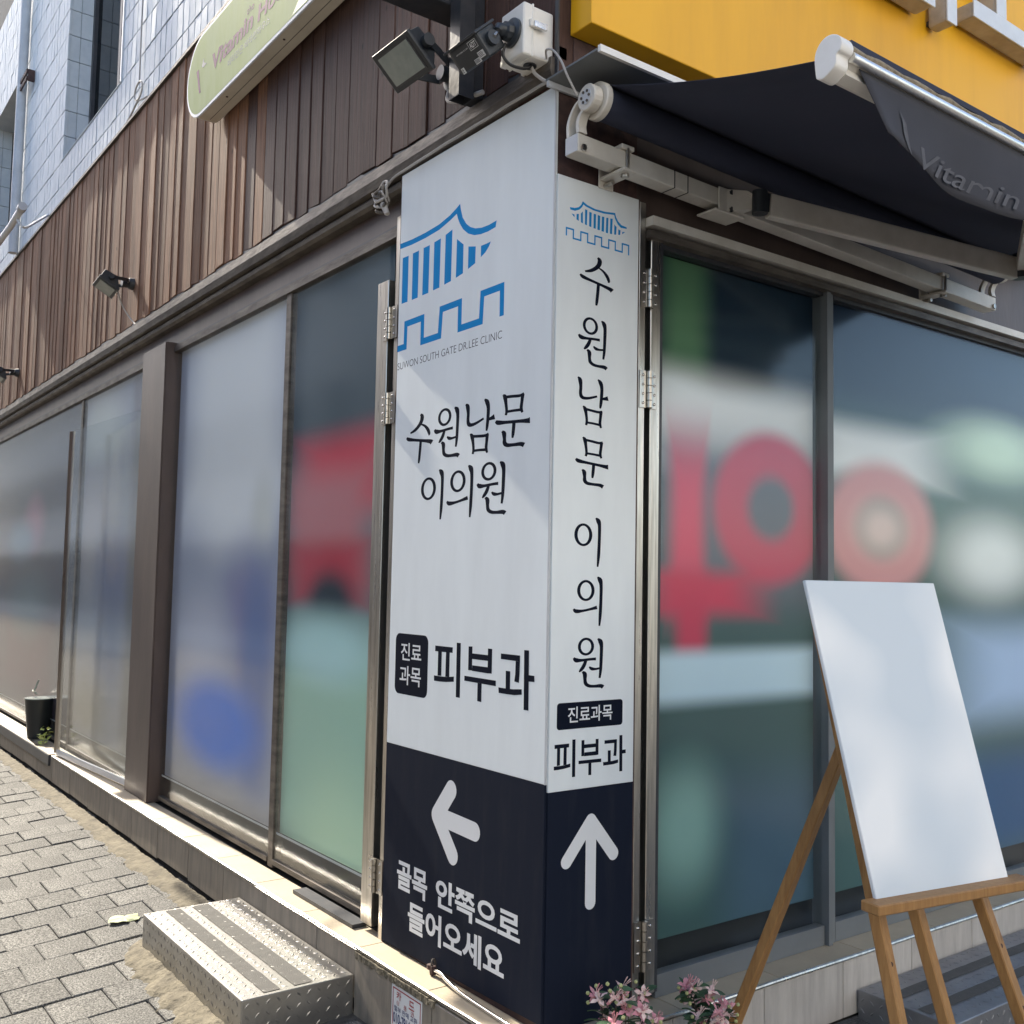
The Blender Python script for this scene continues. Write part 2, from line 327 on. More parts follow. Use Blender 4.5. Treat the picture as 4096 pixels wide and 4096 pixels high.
# brush-style Hangul drawn stroke by stroke: (x, y, width) along each stroke, 'o' = ring (cx, cy, rx, ry, wx, wy)
GL = {
 'su': ((288, 520, 228, 572), [[(410, 231, 14), (424, 248, 30), (420, 278, 30), (398, 308, 26), (362, 335, 22), (322, 349, 12)], [(415, 300, 10), (450, 318, 17), (478, 348, 24), (490, 378, 20), (484, 388, 6)],
   [(290, 376, 14), (308, 390, 26), (360, 402, 20), (440, 418, 20), (500, 432, 28), (516, 442, 34)], [(417, 420, 22), (413, 480, 22), (407, 545, 20), (403, 570, 12)]]),
 'won': ((278, 482, 655, 1008), [('o', 360, 716, 54, 61, 20, 17), [(279, 790, 14), (296, 806, 30), (330, 808, 20), (390, 803, 18), (428, 802, 20)], [(360, 812, 20), (346, 848, 24), (328, 874, 20), (316, 886, 8)],
   [(438, 664, 10), (456, 682, 30), (464, 720, 24), (463, 800, 22), (460, 880, 20), (454, 934, 14)], [(383, 854, 10), (400, 868, 22), (425, 871, 16), (458, 866, 14)],
   [(338, 886, 14), (354, 902, 28), (356, 940, 22), (362, 968, 24), (385, 984, 22), (420, 988, 20), (462, 988, 26), (479, 998, 26)]]),
 'nam': ((270, 488, 1080, 1422), [[(271, 1087, 10), (286, 1104, 28), (292, 1150, 22), (291, 1195, 22), (298, 1220, 26), (318, 1228, 22), (355, 1222, 18), (408, 1202, 14)],
   [(412, 1082, 10), (430, 1102, 28), (440, 1140, 24), (439, 1200, 22), (434, 1255, 20), (430, 1284, 12)], [(438, 1215, 16), (462, 1211, 22), (486, 1205, 34)],
   [(310, 1284, 10), (324, 1302, 26), (332, 1340, 20), (337, 1385, 18), (332, 1416, 16)], [(322, 1302, 18), (370, 1308, 18), (420, 1312, 18), (445, 1302, 12)], [(436, 1308, 24), (433, 1350, 20), (430, 1390, 20), (438, 1422, 14)], [(334, 1396, 16), (380, 1397, 16), (434, 1402, 18)]]),
 'mun': ((258, 490, 1498, 1845), [[(306, 1500, 10), (320, 1516, 26), (328, 1560, 20), (333, 1605, 18), (328, 1631, 16)], [(318, 1517, 18), (370, 1522, 18), (420, 1528, 18), (446, 1518, 12)], [(438, 1524, 24), (434, 1565, 20), (430, 1605, 20), (438, 1634, 14)], [(332, 1610, 16), (380, 1612, 16), (432, 1616, 18)],
   [(260, 1655, 16), (278, 1668, 28), (330, 1675, 20), (420, 1684, 20), (470, 1690, 28), (488, 1690, 36)], [(384, 1682, 22), (382, 1720, 22), (379, 1755, 20), (376, 1779, 12)],
   [(304, 1726, 12), (318, 1742, 28), (322, 1775, 22), (324, 1802, 26), (342, 1818, 24), (385, 1822, 20), (430, 1824, 24), (453, 1834, 28)]]),
 'i': ((250, 437, 120, 468), [('o', 312, 246, 63, 80, 23, 17), [(398, 123, 10), (416, 142, 32), (425, 180, 24), (425, 280, 22), (421, 390, 22), (415, 467, 12)]]),
 'ui': ((243, 446, 537, 887), [('o', 328, 637, 61, 74, 22, 17), [(244, 766, 12), (262, 782, 28), (310, 779, 18), (360, 768, 18), (408, 755, 26)], [(408, 540, 10), (426, 560, 32), (435, 600, 24), (435, 700, 22), (431, 810, 22), (426, 886, 12)]]),
}
def glyph(name, key, fn, rect, m, parent, fat=1.0, steps=5):
    (bx0, bx1, by0, by1), st = GL[key]; u0, u1, v0, v1 = rect; mb = MB()
    T = lambda x, y: (u0 + (u1 - u0) * (x - bx0) / (bx1 - bx0), v1 - (v1 - v0) * (y - by0) / (by1 - by0))
    for si, s in enumerate(st):
        lift = si * .00001
        if s[0] == 'o':
            _, cx, cy, rx, ry, wx, wy = s; n = 40; vs = []; wx *= fat; wy *= fat
            for k in range(n):
                a = 2 * PI * k / n
                vs.append(fn(*T(cx + rx * math.cos(a), cy + ry * math.sin(a)), lift)); vs.append(fn(*T(cx + (rx - wx) * math.cos(a), cy + (ry - wy) * math.sin(a)), lift))
            mb.add(vs, [(2 * k, 2 * k + 1, (2 * k + 3) % (2 * n), (2 * k + 2) % (2 * n)) for k in range(n)])
            continue
        P = smooth_path([(x, y, w * fat) for x, y, w in s], steps); L = []; R = []
        for i, p in enumerate(P):
            d = Vector((P[min(i + 1, len(P) - 1)] - P[max(i - 1, 0)]).to_2d()).normalized(); nrm = Vector((-d.y, d.x)) * p.z / 2
            L.append(fn(*T(p.x + nrm.x, p.y + nrm.y), lift)); R.append(fn(*T(p.x - nrm.x, p.y - nrm.y), lift))
        n = len(P); mb.add(L + R, [(i, i + 1, n + i + 1, n + i) for i in range(n - 1)])
    return obj(name, mb, m, parent)

def capsule(mb, p, q, w, fn, lift=0., n=10):
    p = Vector(p); q = Vector(q); d = (q - p).normalized(); a = math.atan2(d.y, d.x); pts = []
    for k in range(n + 1):
        t = a + PI / 2 + PI * k / n; pts.append(fn(p.x + math.cos(t) * w / 2, p.y + math.sin(t) * w / 2, lift))
    for k in range(n + 1):
        t = a - PI / 2 + PI * k / n; pts.append(fn(q.x + math.cos(t) * w / 2, q.y + math.sin(t) * w / 2, lift))
    mb.poly(pts)

def rounded_rect(u0, u1, v0, v1, r, n=6):
    out = []
    for cx, cy, a0 in ((u1 - r, v1 - r, 0), (u0 + r, v1 - r, PI / 2), (u0 + r, v0 + r, PI), (u1 - r, v0 + r, 1.5 * PI)):
        out += [(cx + r * math.cos(a0 + PI / 2 * k / n), cy + r * math.sin(a0 + PI / 2 * k / n)) for k in range(n + 1)]
    return out

def mitre(pts, w):
    """outline of a right-angled crenellation line of even width"""
    P = [Vector(p) for p in pts]; L = []; R = []
    for i, p in enumerate(P):
        d0 = (p - P[i - 1]).normalized() if i else (P[1] - P[0]).normalized()
        d1 = (P[i + 1] - p).normalized() if i < len(P) - 1 else d0
        n0 = Vector((-d0.y, d0.x)); n1 = Vector((-d1.y, d1.x)); b = (n0 + n1)
        b = b / max(.3, b.dot(n0)) * (w / 2); L.append(p + b); R.append(p - b)
    return L, R

# ------------------------------------------------------------------ ground
def gz(x, y):
    d = max(x - .1, -.1 - y, 0)
    return .055 - .08 * min(d, 2.2) - .0 * x
def sheet(name, xs, ys, zf, m, parent=None):
    mb = MB(); n = len(ys)
    mb.v = [(x, y, zf(x, y)) for x in xs for y in ys]
    mb.f = [(i * n + j, (i + 1) * n + j, (i + 1) * n + j + 1, i * n + j + 1) for i in range(len(xs) - 1) for j in range(n - 1)]
    return obj(name, mb, m, parent)
xs = [-300, -60, -20] + [-12 + .25 * i for i in range(60)] + [6, 20, 60, 300]
ys = [-300, -60, -20, -8] + [-3 + .25 * i for i in range(44)] + [12, 40, 300]
ground = tag(sheet('pavement', xs, ys, lambda x, y: gz(x, y) - .012, M['joint_sand']), kind='structure')

px, py = .2185, .2035
def paver_mesh():
    mb = MB(); mb.box(-px / 2 + .0021, px / 2 - .0021, -py / 2 + .0012, py / 2 - .0012, -.05, 0)
    return mesh_of('paver', mb, M['paver'], bevel=.004, seg=1)
pmes = paver_mesh()
for i in range(-29, 12):
    x = -2.386 + px / 2 + i * px + (.0)
    for j in range(-3, 9):
        y = -.845 - py / 2 + (j) * py + (py / 2 if i % 2 else 0) * 1.0
        if y > -.13 or y < -1.6: continue
        if -2.02 < x < -.85 and y > -.42: continue
        if x > .1 and y > -.3: continue
        if x < -5 and y < -.9: continue
        o = bpy.data.objects.new('paver', pmes); col.objects.link(o); o.parent = ground
        o.location = (x + random.uniform(-.002, .002), y + random.uniform(-.0015, .0015), gz(x, y) + random.uniform(-.005, .003))
        o.rotation_euler = (math.atan(.08) + random.uniform(-.014, .014), random.uniform(-.014, .014), random.uniform(-.012, .012))
# right-hand forecourt: darker sheet
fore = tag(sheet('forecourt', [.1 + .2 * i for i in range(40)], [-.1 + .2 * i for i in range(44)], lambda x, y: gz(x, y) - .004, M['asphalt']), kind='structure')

def lumpy_strip(name, pts, m, parent, w0, w1, hgt, seed, n=90, rows=7):
    """mortar haunching along a line: pts = list of (x,y,nx,ny) with outward normal"""
    rnd = random.Random(seed); mb = MB()
    prof = [rnd.uniform(-1, 1) for _ in range(n + 5)]
    def noise(a, b): return math.sin(a * 9.1 + b * 3.3) * .5 + math.sin(a * 21.7 + 1.3 + b * 7) * .3 + math.sin(a * 47 + b * 13) * .2
    L = []
    tot = sum((Vector(pts[i + 1][:2]) - Vector(pts[i][:2])).length for i in range(len(pts) - 1))
    for k in range(n + 1):
        s = tot * k / n
        for i in range(len(pts) - 1):
            seg = (Vector(pts[i + 1][:2]) - Vector(pts[i][:2])).length
            if s <= seg + 1e-9: break
            s -= seg
        t = min(1, s / seg); a = pts[i]; b = pts[i + 1]
        x = a[0] + (b[0] - a[0]) * t; y = a[1] + (b[1] - a[1]) * t; nx = a[2] + (b[2] - a[2]) * t; ny = a[3] + (b[3] - a[3]) * t
        wd = (w0 + (w1 - w0) * k / n) * (1 + .22 * noise(k * .07 + seed, 0) + .06 * prof[k])
        for j in range(rows):
            u = j / (rows - 1); h = hgt * (1 - u) ** .8 * (1 + .25 * noise(k * .09, u * 2 + seed)) - .008 * (u > .99)
            X = x + nx * wd * u; Yv = y + ny * wd * u
            L.append((X, Yv, gz(X, Yv) + h + .004 * noise(k * .31, u * 5)))
    mb.v = L; mb.f = [(k * rows + j, (k + 1) * rows + j, (k + 1) * rows + j + 1, k * rows + j + 1) for k in range(n) for j in range(rows - 1)]
    return obj(name, mb, m, parent, smooth=True)
lumpy_strip('mortar_strip', [(-9, -.118, 0, -1), (-2.02, -.118, 0, -1)], M['mortar'], ground, .075, .12, .016, 3, n=200)
lumpy_strip('mortar_strip', [(-2.04, -.44, -1, 0), (-1.99, -.50, -.7, -.7), (-1.85, -.515, 0, -1), (-.9, -.515, 0, -1)], M['mortar'], ground, .10, .12, .03, 5, n=70)

# ------------------------------------------------------------------ building
bld = thing('shop_building', 'corner shop building with brown plank cladding, white wall tiles above and glazed shopfront', 'building')
def part(name, mb, m, parent=bld, **k): return obj(name, mb, m, parent, **k)

# solid cores
part('corner_pillar', MB().box(-.945, -.006, .006, .3, .2, 3.17), M['rust'])
part('corner_pillar', MB().box(-.3, -.0065, .3005, .337, .2, 3.06), M['rust'])
# plank cladding on the long wall
clad = part('plank_cladding', MB().box(-12, -.012, .035, .2, 3.17, 4.63), M['black_steel'])
pw = .1255
pvar = []
for v in range(6):
    mb = MB(); z0, z1 = 3.19, 4.625; rr = random.Random(v); w = pw / 2 - .0022
    mb.hexa([(-w, -.011, z0 - rr.uniform(-.006, .012)), (w, -.011, z0 - rr.uniform(-.006, .012)), (w, .011, z0), (-w, .011, z0)], [(-w, -.011, z1), (w, -.011, z1), (w, .011, z1), (-w, .011, z1)])
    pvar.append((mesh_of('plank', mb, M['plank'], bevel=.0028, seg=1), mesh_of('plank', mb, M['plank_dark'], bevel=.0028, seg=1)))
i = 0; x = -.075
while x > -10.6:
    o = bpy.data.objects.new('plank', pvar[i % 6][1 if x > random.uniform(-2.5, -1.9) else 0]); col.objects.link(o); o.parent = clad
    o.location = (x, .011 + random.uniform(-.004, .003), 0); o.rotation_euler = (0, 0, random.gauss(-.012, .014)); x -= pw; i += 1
part('cladding_cap', MB().box(-12, -.01, -.016, .03, 4.628, 4.648), M['beam'])
part('gap_shade_strip', MB().box(-12, -.004, .004, .036, 3.1575, 3.195), M['black_steel'])  # black strip standing in for the shaded gap below the planks

# tiled upper wall with two window openings
wall = part('tiled_wall', MB().box(-14, -10.2, .03, .3, 4.64, 9.5).box(-10.2, -8.45, .03, .3, 6.585, 9.5).box(-10.2, -8.45, .03, .3, 4.64, 4.95)
            .box(-8.45, -6.7, .03, .3, 4.64, 9.5).box(-6.7, -4.94, .03, .3, 4.64, 5.035).box(-4.94, -.02, .03, .3, 4.64, 9.5), M['grout'])
tw, th = .1085, .2225
tb = mesh_of('wall_tile', MB().box(-tw / 2 + .0050, tw / 2 - .0050, 0, .024, -th / 2 + .004, th / 2 - .004), M['tile'], bevel=.002, seg=1)
tj = mesh_of('jamb_tile', MB().box(0, .012, -.0475, .0475, -th / 2 + .0025, th / 2 - .0025), M['tile'], bevel=.002, seg=1)
spots = []
Z0 = 5.0385 - 2 * th + .0
nx = int(9 / tw)
for a in range(-100, 0):
    xc = -4.94 + (a + 24.5) * tw
    for b in range(0, 14):
        zc = Z0 + (b + .5) * th
        if -6.7 < xc < -4.94 and zc > 5.04: continue
        if -10.2 < xc < -8.45 and 4.95 < zc < 6.585: continue
        if xc < -10.6 or xc > -2.2: continue
        spots.append((xc, zc, b))
def vis(s):
    v = Vector((s[0], 0, s[1])) - cam_o.location; q = v.dot(fwd); u = v.dot(right) / q / .502; w = v.dot(down) / q / .502
    return (0 if (abs(u) < 1.02 and abs(w) < 1.03) else 1, v.length)
spots.sort(key=vis)
rest = MB()
zcut = 4.652
tc_ = mesh_of('wall_tile', MB().box(-tw / 2 + .0050, tw / 2 - .0050, 0, .024, zcut - (Z0 + .5 * th), th / 2 - .004), M['tile'], bevel=.002, seg=1)
for k, (xc, zc, row) in enumerate(spots):
    tilt = Matrix.Rotation(random.gauss(0, .006), 4, 'Z') @ Matrix.Rotation(random.gauss(0, .006), 4, 'X')
    Mx = Matrix.Translation((xc, .007 + random.uniform(-.001, .001), zc)) @ tilt
    if k < 290:
        o = bpy.data.objects.new('wall_tile', tb if row else tc_); col.objects.link(o); o.parent = wall; o.matrix_local = Mx
    else:
        t = MB().box(-tw / 2 + .0050, tw / 2 - .0050, 0, .02, -th / 2 + .003 if row else zcut - zc, th / 2 - .003).xform(Mx); rest.add(t.v, t.f)
tag(obj('far_wall_tiles', rest, M['tile'], wall), kind='stuff')
for xj in (-6.7, -10.2):
    for b in range(0, 9):
        for c in range(2):
            zc = 5.0385 + (b + .5) * th
            if xj < -9 and zc > 6.5: continue
            o = bpy.data.objects.new('jamb_tile', tj); col.objects.link(o); o.parent = wall; o.location = (xj + .001, .056 + c * .098, zc)
def upper_window(x0, x1, z0, z1, yb):
    w = part('upper_window', MB().box(x0, x1, yb + .06, yb + .1, z0 - .1, z1 + .1), M['interior'])
    f = MB(); t = .055
    f.box(x0, x0 + t, yb, yb + .05, z0, z1).box(x1 - t, x1, yb, yb + .05, z0, z1)
    f.box(x0 + t, x1 - t, yb + .002, yb + .048, z0, z0 + t)
    f.box((x0 + x1) / 2 - .03, (x0 + x1) / 2 + .03, yb + .004, yb + .046, z0 + t, z1)
    obj('window_frame', f, M['black_steel'], w)
    obj('pane', MB().box(x0 + t, x1 - t, yb + .03, yb + .034, z0 + t, z1), M['glass_dark'], w)
upper_window(-6.69, -4.94, 5.03, 9.4, .2); upper_window(-10.2, -8.45, 4.95, 6.58, .2)
part('window_sill', MB().box(-6.7, -4.94, .0, .21, 5.0365, 5.042), M['tile'])
part('jamb_trim', MB().box(-4.965, -4.941, -.002, .2, 5.043, 9.4), M['letter'])
part('opening_soffit', MB().box(-10.2, -8.45, .0, .21, 6.572, 6.5845), M['tile'])

# band above the shopfront
part('head_beam', MB().prism([(-12, .03, 3.157), (-12, -.02, 3.157), (-12, -.022, 3.115), (-12, -.012, 3.082), (-12, .03, 3.076)], (11.99, 0, 0)), M['beam'])
part('shutter_roll', MB().prism([(-12, .06, 3.0755), (-12, .012, 3.0755), (-12, .004, 3.062), (-12, .008, 3.045), (-12, .022, 3.034), (-12, .06, 3.03)], (11.05, 0, 0)), M['beam'])
part('head_board', MB().box(-12, -.95, .055, .1, 2.935, 3.03), M['brown'])
part('head_rail', MB().box(-12, -.95, .05, .1, 2.916, 2.9345), M['black_steel'])
part('head_rail', MB().box(-12, -.966, .035, .09, 2.878, 2.9155), M['beam'])
part('shop_backing', MB().box(-12, -.95, .12, .14, .2, 3.0), M['interior'])
part('shop_backing', MB().box(-.14, -.12, .34, 4.0, .2, 3.0), M['interior'])

# shopfront panes: glass over an added film with painted shop views and reflections
def lin(c, k): return tuple(min(.9, v * k) for v in S(*c))
kL = 2.0
filmL = [
 ('r', -1.6, 2.55, .75, .5, .35, lin((48, 62, 70), kL), 1), ('r', -1.5, 2.0, .40, .16, .6, lin((165, 36, 56), kL), 1), ('r', -1.65, 1.78, .36, .22, .5, lin((150, 84, 88), kL), 1),
 ('r', -1.62, 1.58, .33, .12, .6, lin((150, 44, 58), kL), 1), ('e', -1.58, 1.46, .20, .12, .6, lin((28, 40, 50), kL), 1),
 ('r', -1.6, .85, .5, .45, .4, lin((124, 158, 142), kL), 1), ('e', -1.62, 1.26, .42, .14, .7, lin((150, 186, 176), kL), 1), ('e', -1.45, .45, .35, .3, .8, lin((150, 176, 150), kL), 1)]
filmM = [
 ('r', -2.75, 2.45, .62, .5, .5, lin((205, 190, 212), kL), 1), ('e', -2.72, 2.0, .5, .3, .7, lin((188, 188, 206), kL), 1), ('e', -2.33, 1.85, .12, .18, .8, lin((165, 165, 160), kL), 1),
 ('e', -2.5, 1.35, .32, .3, .8, lin((104, 104, 136), kL), 1), ('e', -3.1, 1.2, .4, .25, .8, lin((155, 156, 168), kL), 1), ('e', -2.35, 1.05, .18, .5, .7, lin((80, 96, 136), kL), 1),
 ('e', -2.86, .80, .56, .22, .5, lin((0, 78, 165), kL * 1.4), 1), ('r', -2.8, .35, .8, .14, .7, lin((132, 128, 126), kL), 1)]  # grey-brown lower band paints in the pavement's reflection
filmN = [
 ('e', -5.35, 2.62, .55, .24, .7, lin((170, 172, 164), kL), 1), ('e', -5.4, 1.9, .45, .35, .8, lin((168, 156, 154), kL), 1), ('e', -4.85, 1.55, .4, .3, .8, lin((96, 104, 140), kL), 1),
 ('e', -4.85, .98, .3, .2, .8, lin((68, 92, 134), kL), 1), ('e', -5.4, .62, .4, .2, .8, lin((118, 112, 98), kL), 1), ('r', -4.3, 1.5, .22, 1.6, .6, lin((92, 88, 92), kL), 1)]
filmO = [
 ('e', -7.4, 2.0, .35, .2, .8, lin((140, 82, 98), kL), 1), ('e', -7.9, 1.85, .5, .16, .8, lin((92, 116, 130), kL), 1), ('r', -7.6, .85, 1.0, .32, .6, lin((84, 40, 52), kL), 1), ('r', -7.6, 2.7, 2.4, .28, .5, lin((38, 48, 60), kL), 1), ('e', -7.5, 1.3, .7, .25, .8, lin((82, 98, 100), kL), 1)]
winL = [(-2.0, -1.1, filmL, lin((84, 96, 98), kL)), (-3.6, -2.06, filmM, lin((128, 132, 146), kL)), (-5.72, -4.1, filmN, lin((128, 130, 142), kL)), (-11.8, -5.78, filmO, lin((62, 62, 70), kL))]
WINS = []
for (a, b, fl, base) in winL:
    w = part('shop_window', MB().box(a, b, .0745, .0775, .42, 2.878), film_mat('painted_window_film', base, fl, 0)); WINS.append(w)
    obj('pane', MB().box(a, b, .05, .056, .30, 2.878), M['glass'], w)
    obj('bottom_rail', MB().box(a, b, .04, .07, .285, .306), M['beam'], w)
    obj('glazing_bead', MB().box(a, b, .0575, .06, .415, .424), M['edge'], w)
for a, b in ((-2.058, -2.003), (-5.778, -5.722)):
    part('mullion', MB().box(a, b, .044, .09, .266, 2.878), M['beam'], bevel=.003, seg=1)
pil = part('brown_pillar', MB().box(-4.075, -3.625, -.012, .12, .265, 2.935), M['brown'], bevel=.004, seg=1)
obj('pillar_edge', MB().box(-3.665, -3.6245, -.018, -.0125, .266, 2.93), M['brown'], pil)
# half-open glass leaf on the far side of the pillar
leaf_ = part('folding_leaf', MB().hexa([(-5.53, -.09, .285), (-5.49, -.07, .285), (-5.49, -.06, .285), (-5.53, -.06, .285)], [(-5.53, -.09, 2.6), (-5.49, -.07, 2.6), (-5.49, -.06, 2.6), (-5.53, -.06, 2.6)]), M['steel'])
obj('pane', MB().hexa([(-5.49, -.078, .29), (-4.08, .02, .29), (-4.08, .025, .29), (-5.49, -.073, .29)], [(-5.49, -.078, 2.6), (-4.08, .02, 2.6), (-4.08, .025, 2.6), (-5.49, -.073, 2.6)]), M['glass'], leaf_)
obj('bottom_rail', MB().hexa([(-5.49, -.084, .275), (-4.08, .014, .275), (-4.08, .031, .275), (-5.49, -.067, .275)], [(-5.49, -.084, .31), (-4.08, .014, .31), (-4.08, .031, .31), (-5.49, -.067, .31)]), M['edge'], leaf_)

def hinge(parent, fn, u, z0, z1, half):
    """fn(u, depth, z) -> point ; knuckle tube with two screwed leaves"""
    mb = MB()
    for s0, s1 in ((u - half, u - .012), (u + .012, u + half)):
        mb.hexa([fn(s0, .002, z0), fn(s1, .002, z0), fn(s1, .0045, z0), fn(s0, .0045, z0)], [fn(s0, .002, z1), fn(s1, .002, z1), fn(s1, .0045, z1), fn(s0, .0045, z1)])
    h = part('hinge', mb, M['steel'])
    n = 5; hh = (z1 - z0) / n
    for k in range(n):
        obj('knuckle', MB().tube([fn(u, .008, z0 + k * hh + .0012), fn(u, .008, z0 + (k + 1) * hh - .0012)], .0105, 12), M['steel'], h, smooth=True)
    for k in range(4):
        for s in (-1, 1):
            zz = z0 + (k + .5) * (z1 - z0) / 4; uu = u + s * (half * .62)
            c = Vector(fn(uu, .0045, zz)); e = Vector(fn(uu, .0085, zz))
            obj('screw', MB().tube([c, c + (e - c) * .6, e], [.0048, .0045, .002], 8), M['chrome'], h, smooth=True)
fA = lambda u, d, z: (u, -d, z)
fB = lambda u, d, z: (d, u, z)
# left of the big sign: post, gap, door stile
part('door_post', MB().box(-.964, -.932, .001, .06, .262, 2.93), M['steel'], bevel=.002, seg=1)
part('door_post', MB().box(-.9315, -.9265, -.002, .05, .262, 3.07), M['rust'])
part('door_stile', MB().box(-1.098, -1.015, .001, .06, .29, 2.70), M['steel'], bevel=.002, seg=1)
part('stile_gap', MB().box(-1.0148, -.9642, .03, .06, .262, 2.88), M['interior'])
for z0, z1 in ((2.462, 2.585), (2.139, 2.258), (.422, .543)): hinge(bld, fA, -.989, z0, z1, .055)
# right of the narrow sign
part('door_post', MB().box(-.05, -.0005, .3375, .347, .2, 2.79), M['rust'])
part('door_post', MB().box(-.05, -.001, .3475, .376, .262, 2.79), M['steel'], bevel=.002, seg=1)
part('door_stile', MB().box(-.05, -.001, .401, .444, .29, 2.70), M['steel'], bevel=.002, seg=1)
part('stile_gap', MB().box(-.06, -.03, .3762, .4008, .262, 2.79), M['interior'])
part('gasket', MB().box(-.045, -.003, .4442, .456, .29, 2.70), M['black_steel'])
for z0, z1 in ((2.446, 2.572), (2.119, 2.239), (.367, .519)): hinge(bld, fB, .389, z0, z1, .04)
# windows under the awning
kR = 2.3
filmR = [
 ('r', .95, 2.62, .6, .38, .25, lin((14, 30, 42), kR), 1), ('r', .62, 2.5, .10, .3, .8, lin((62, 90, 66), kR), 1), ('r', .95, 2.12, .5, .15, .6, lin((205, 220, 208), kR), 1), ('e', .62, 2.1, .14, .12, .8, lin((205, 214, 200), kR), 1),  # whitish band is a reflection painted into the film
 ('r', .98, 1.78, .55, .28, .5, lin((72, 74, 84), kR), 1), ('o', 1.07, 1.84, .30, .27, .55, lin((140, 52, 72), kR), 1),
 ('r', .64, 1.78, .075, .26, .7, lin((152, 54, 76), kR), 1), ('r', .72, 1.53, .26, .07, .7, lin((145, 42, 64), kR), 1), ('r', .66, 1.42, .07, .13, .7, lin((140, 40, 62), kR), 1),
 ('r', .85, 1.25, .6, .085, .45, lin((140, 158, 178), kR), 1), ('e', .64, .76, .16, .18, .8, lin((96, 124, 118), kR), 1), ('r', 1.1, .62, .26, .26, .6, lin((48, 68, 82), kR), 1)]
filmS = [('r', 2.2, 2.75, 1.8, .5, .25, lin((8, 28, 48), kR), 1), ('r', 1.7, 2.1, .45, .1, .7, lin((170, 188, 178), kR), 1), ('o', 1.75, 1.8, .36, .26, .7, lin((150, 104, 106), kR), 1), ('e', 1.75, 1.8, .16, .1, .8, lin((158, 140, 136), kR), 1),  # dark top paints the awning's reflection into the film
 ('e', 2.65, 2.2, .4, .12, .8, lin((148, 164, 146), kR), 1), ('e', 2.6, 1.7, .35, .16, .8, lin((165, 178, 168), kR), 1), ('r', 2.9, 1.2, .6, .2, .7, lin((124, 142, 166), kR), 1), ('r', 2.8, .62, .8, .22, .6, lin((20, 58, 92), kR), 1)]
for (a, b, fl, base) in ((.50, 1.31, filmR, lin((42, 64, 64), kR)), (1.375, 3.9, filmS, lin((48, 70, 70), kR))):
    fmb = MB().box(-.063, -.06, a, b, .42, 2.66)
    w = part('shop_window', fmb, film_mat('painted_window_film', base, fl, 1)); WINS.append(w)
    a2 = a if a > 1 else .457
    obj('pane', MB().box(-.03, -.024, a2, b, .33, 2.66), M['glass'], w)
    obj('bottom_rail', MB().box(-.05, -.012, a2, b, .2655, .335), M['hood'], w)
    obj('head_rail', MB().box(-.05, -.012, a2, b, 2.66, 2.70), M['black_steel'], w)
part('mullion', MB().box(-.07, .004, 1.315, 1.338, .2655, 2.7), M['hood']); part('mullion', MB().box(-.07, -.01, 1.345, 1.37, .2655, 2.7), M['hood'])
part('head_board', MB().box(-.14, -.02, .34, 4.0, 2.70, 3.06), M['brown'])
part('lower_rail', MB().box(-.018, .03, .378, 3.9, 2.712, 2.742), M['alu'])
part('lower_rail', MB().box(-.018, .018, .378, 3.9, 2.675, 2.70), M['beam'])
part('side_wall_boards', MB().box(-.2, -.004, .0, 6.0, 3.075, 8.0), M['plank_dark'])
part('corner_trim', MB().box(-.0118, .004, -.006, .0, 3.08, 8.0), M['black_steel'])

# plinth, kerb tiles, sill
part('plinth', MB().box(-12, .085, -.085, .1, -.3, .2545).box(-.1, .0849, .1, 6, -.3, .2545), M['dark_stone'])
js = [-8.8 + .47 * i for i in range(8)] + [-4.996, -4.518, -4.052, -3.595, -3.131, -2.659, -2.192, -1.715, -1.244, -.93]
for a, b in zip(js[:-1], js[1:]):
    if b - a < .1: continue
    rr = random.uniform(-.0015, .0015); zb = gz(0, -.1) + random.uniform(.022, .036)
    hi = .19 if b < -5.6 else .2535
    part('kerb_tile', MB().hexa([(a + .0035, -.1035 + rr, zb), (b - .0035, -.1035 - rr, zb + random.uniform(-.006, .006)), (b - .0025, -.0852, zb), (a + .0025, -.0852, zb)],
                                [(a + .0035, -.1035 + rr, hi), (b - .0035, -.1035 - rr, hi), (b - .0025, -.0852, hi), (a + .0025, -.0852, hi)]), M['kerb'], bevel=.002, seg=1)
for a, b in ((-.926, -.424), (-.418, .095)):
    part('kerb_tile', MB().box(a, b, -.109, -.0853, .03, .247), M['kerb'], bevel=.003, seg=1)
for i in range(9):
    a = .0 + i * .42
    part('kerb_tile', MB().box(.0852, .1035, a - .0 if i else -.085, a + .417, .06, .2535), M['kerb_pale'], bevel=.002, seg=1)
for i in range(24):
    a = -.46 - i * .46
    if a < -9.5: break
    part('sill_tile', MB().box(a - .457, a, -.0995, .0345, .2548, .2645 + random.uniform(-.0006, .0006)), M['sill'], bevel=.0015, seg=1)
part('sill_tile', MB().box(-.457, .0985, -.0995, .0055, .2548, .2648), M['sill'], bevel=.0015, seg=1)
for i in range(9):
    part('sill_tile', MB().box(-.045, .0985, .008 + i * .46, .008 + i * .46 + .457, .2548, .2645), M['sill'], bevel=.0015, seg=1)
edge = [(x_, -.1035 + random.uniform(-.0012, .0012), .2605 + random.uniform(-.0012, .0012)) for x_ in [-5.52 + .12 * i for i in range(47)]] 
part('chrome_edge', MB().tube(edge, .0068, 8), M['chrome'], smooth=True)
part('chrome_edge', MB().tube([(.1035, -.1 + .2 * i, .2605 + random.uniform(-.001, .001)) for i in range(20)], .0068, 8), M['steel'], smooth=True)
part('threshold_edge', MB().box(-9.5, -5.56, -.118, -.09, .188, .2665), M['black_steel'], bevel=.004, seg=1)
part('threshold_edge', MB().box(-9.5, -5.56, -.116, -.07, .2668, .27), M['steel'])
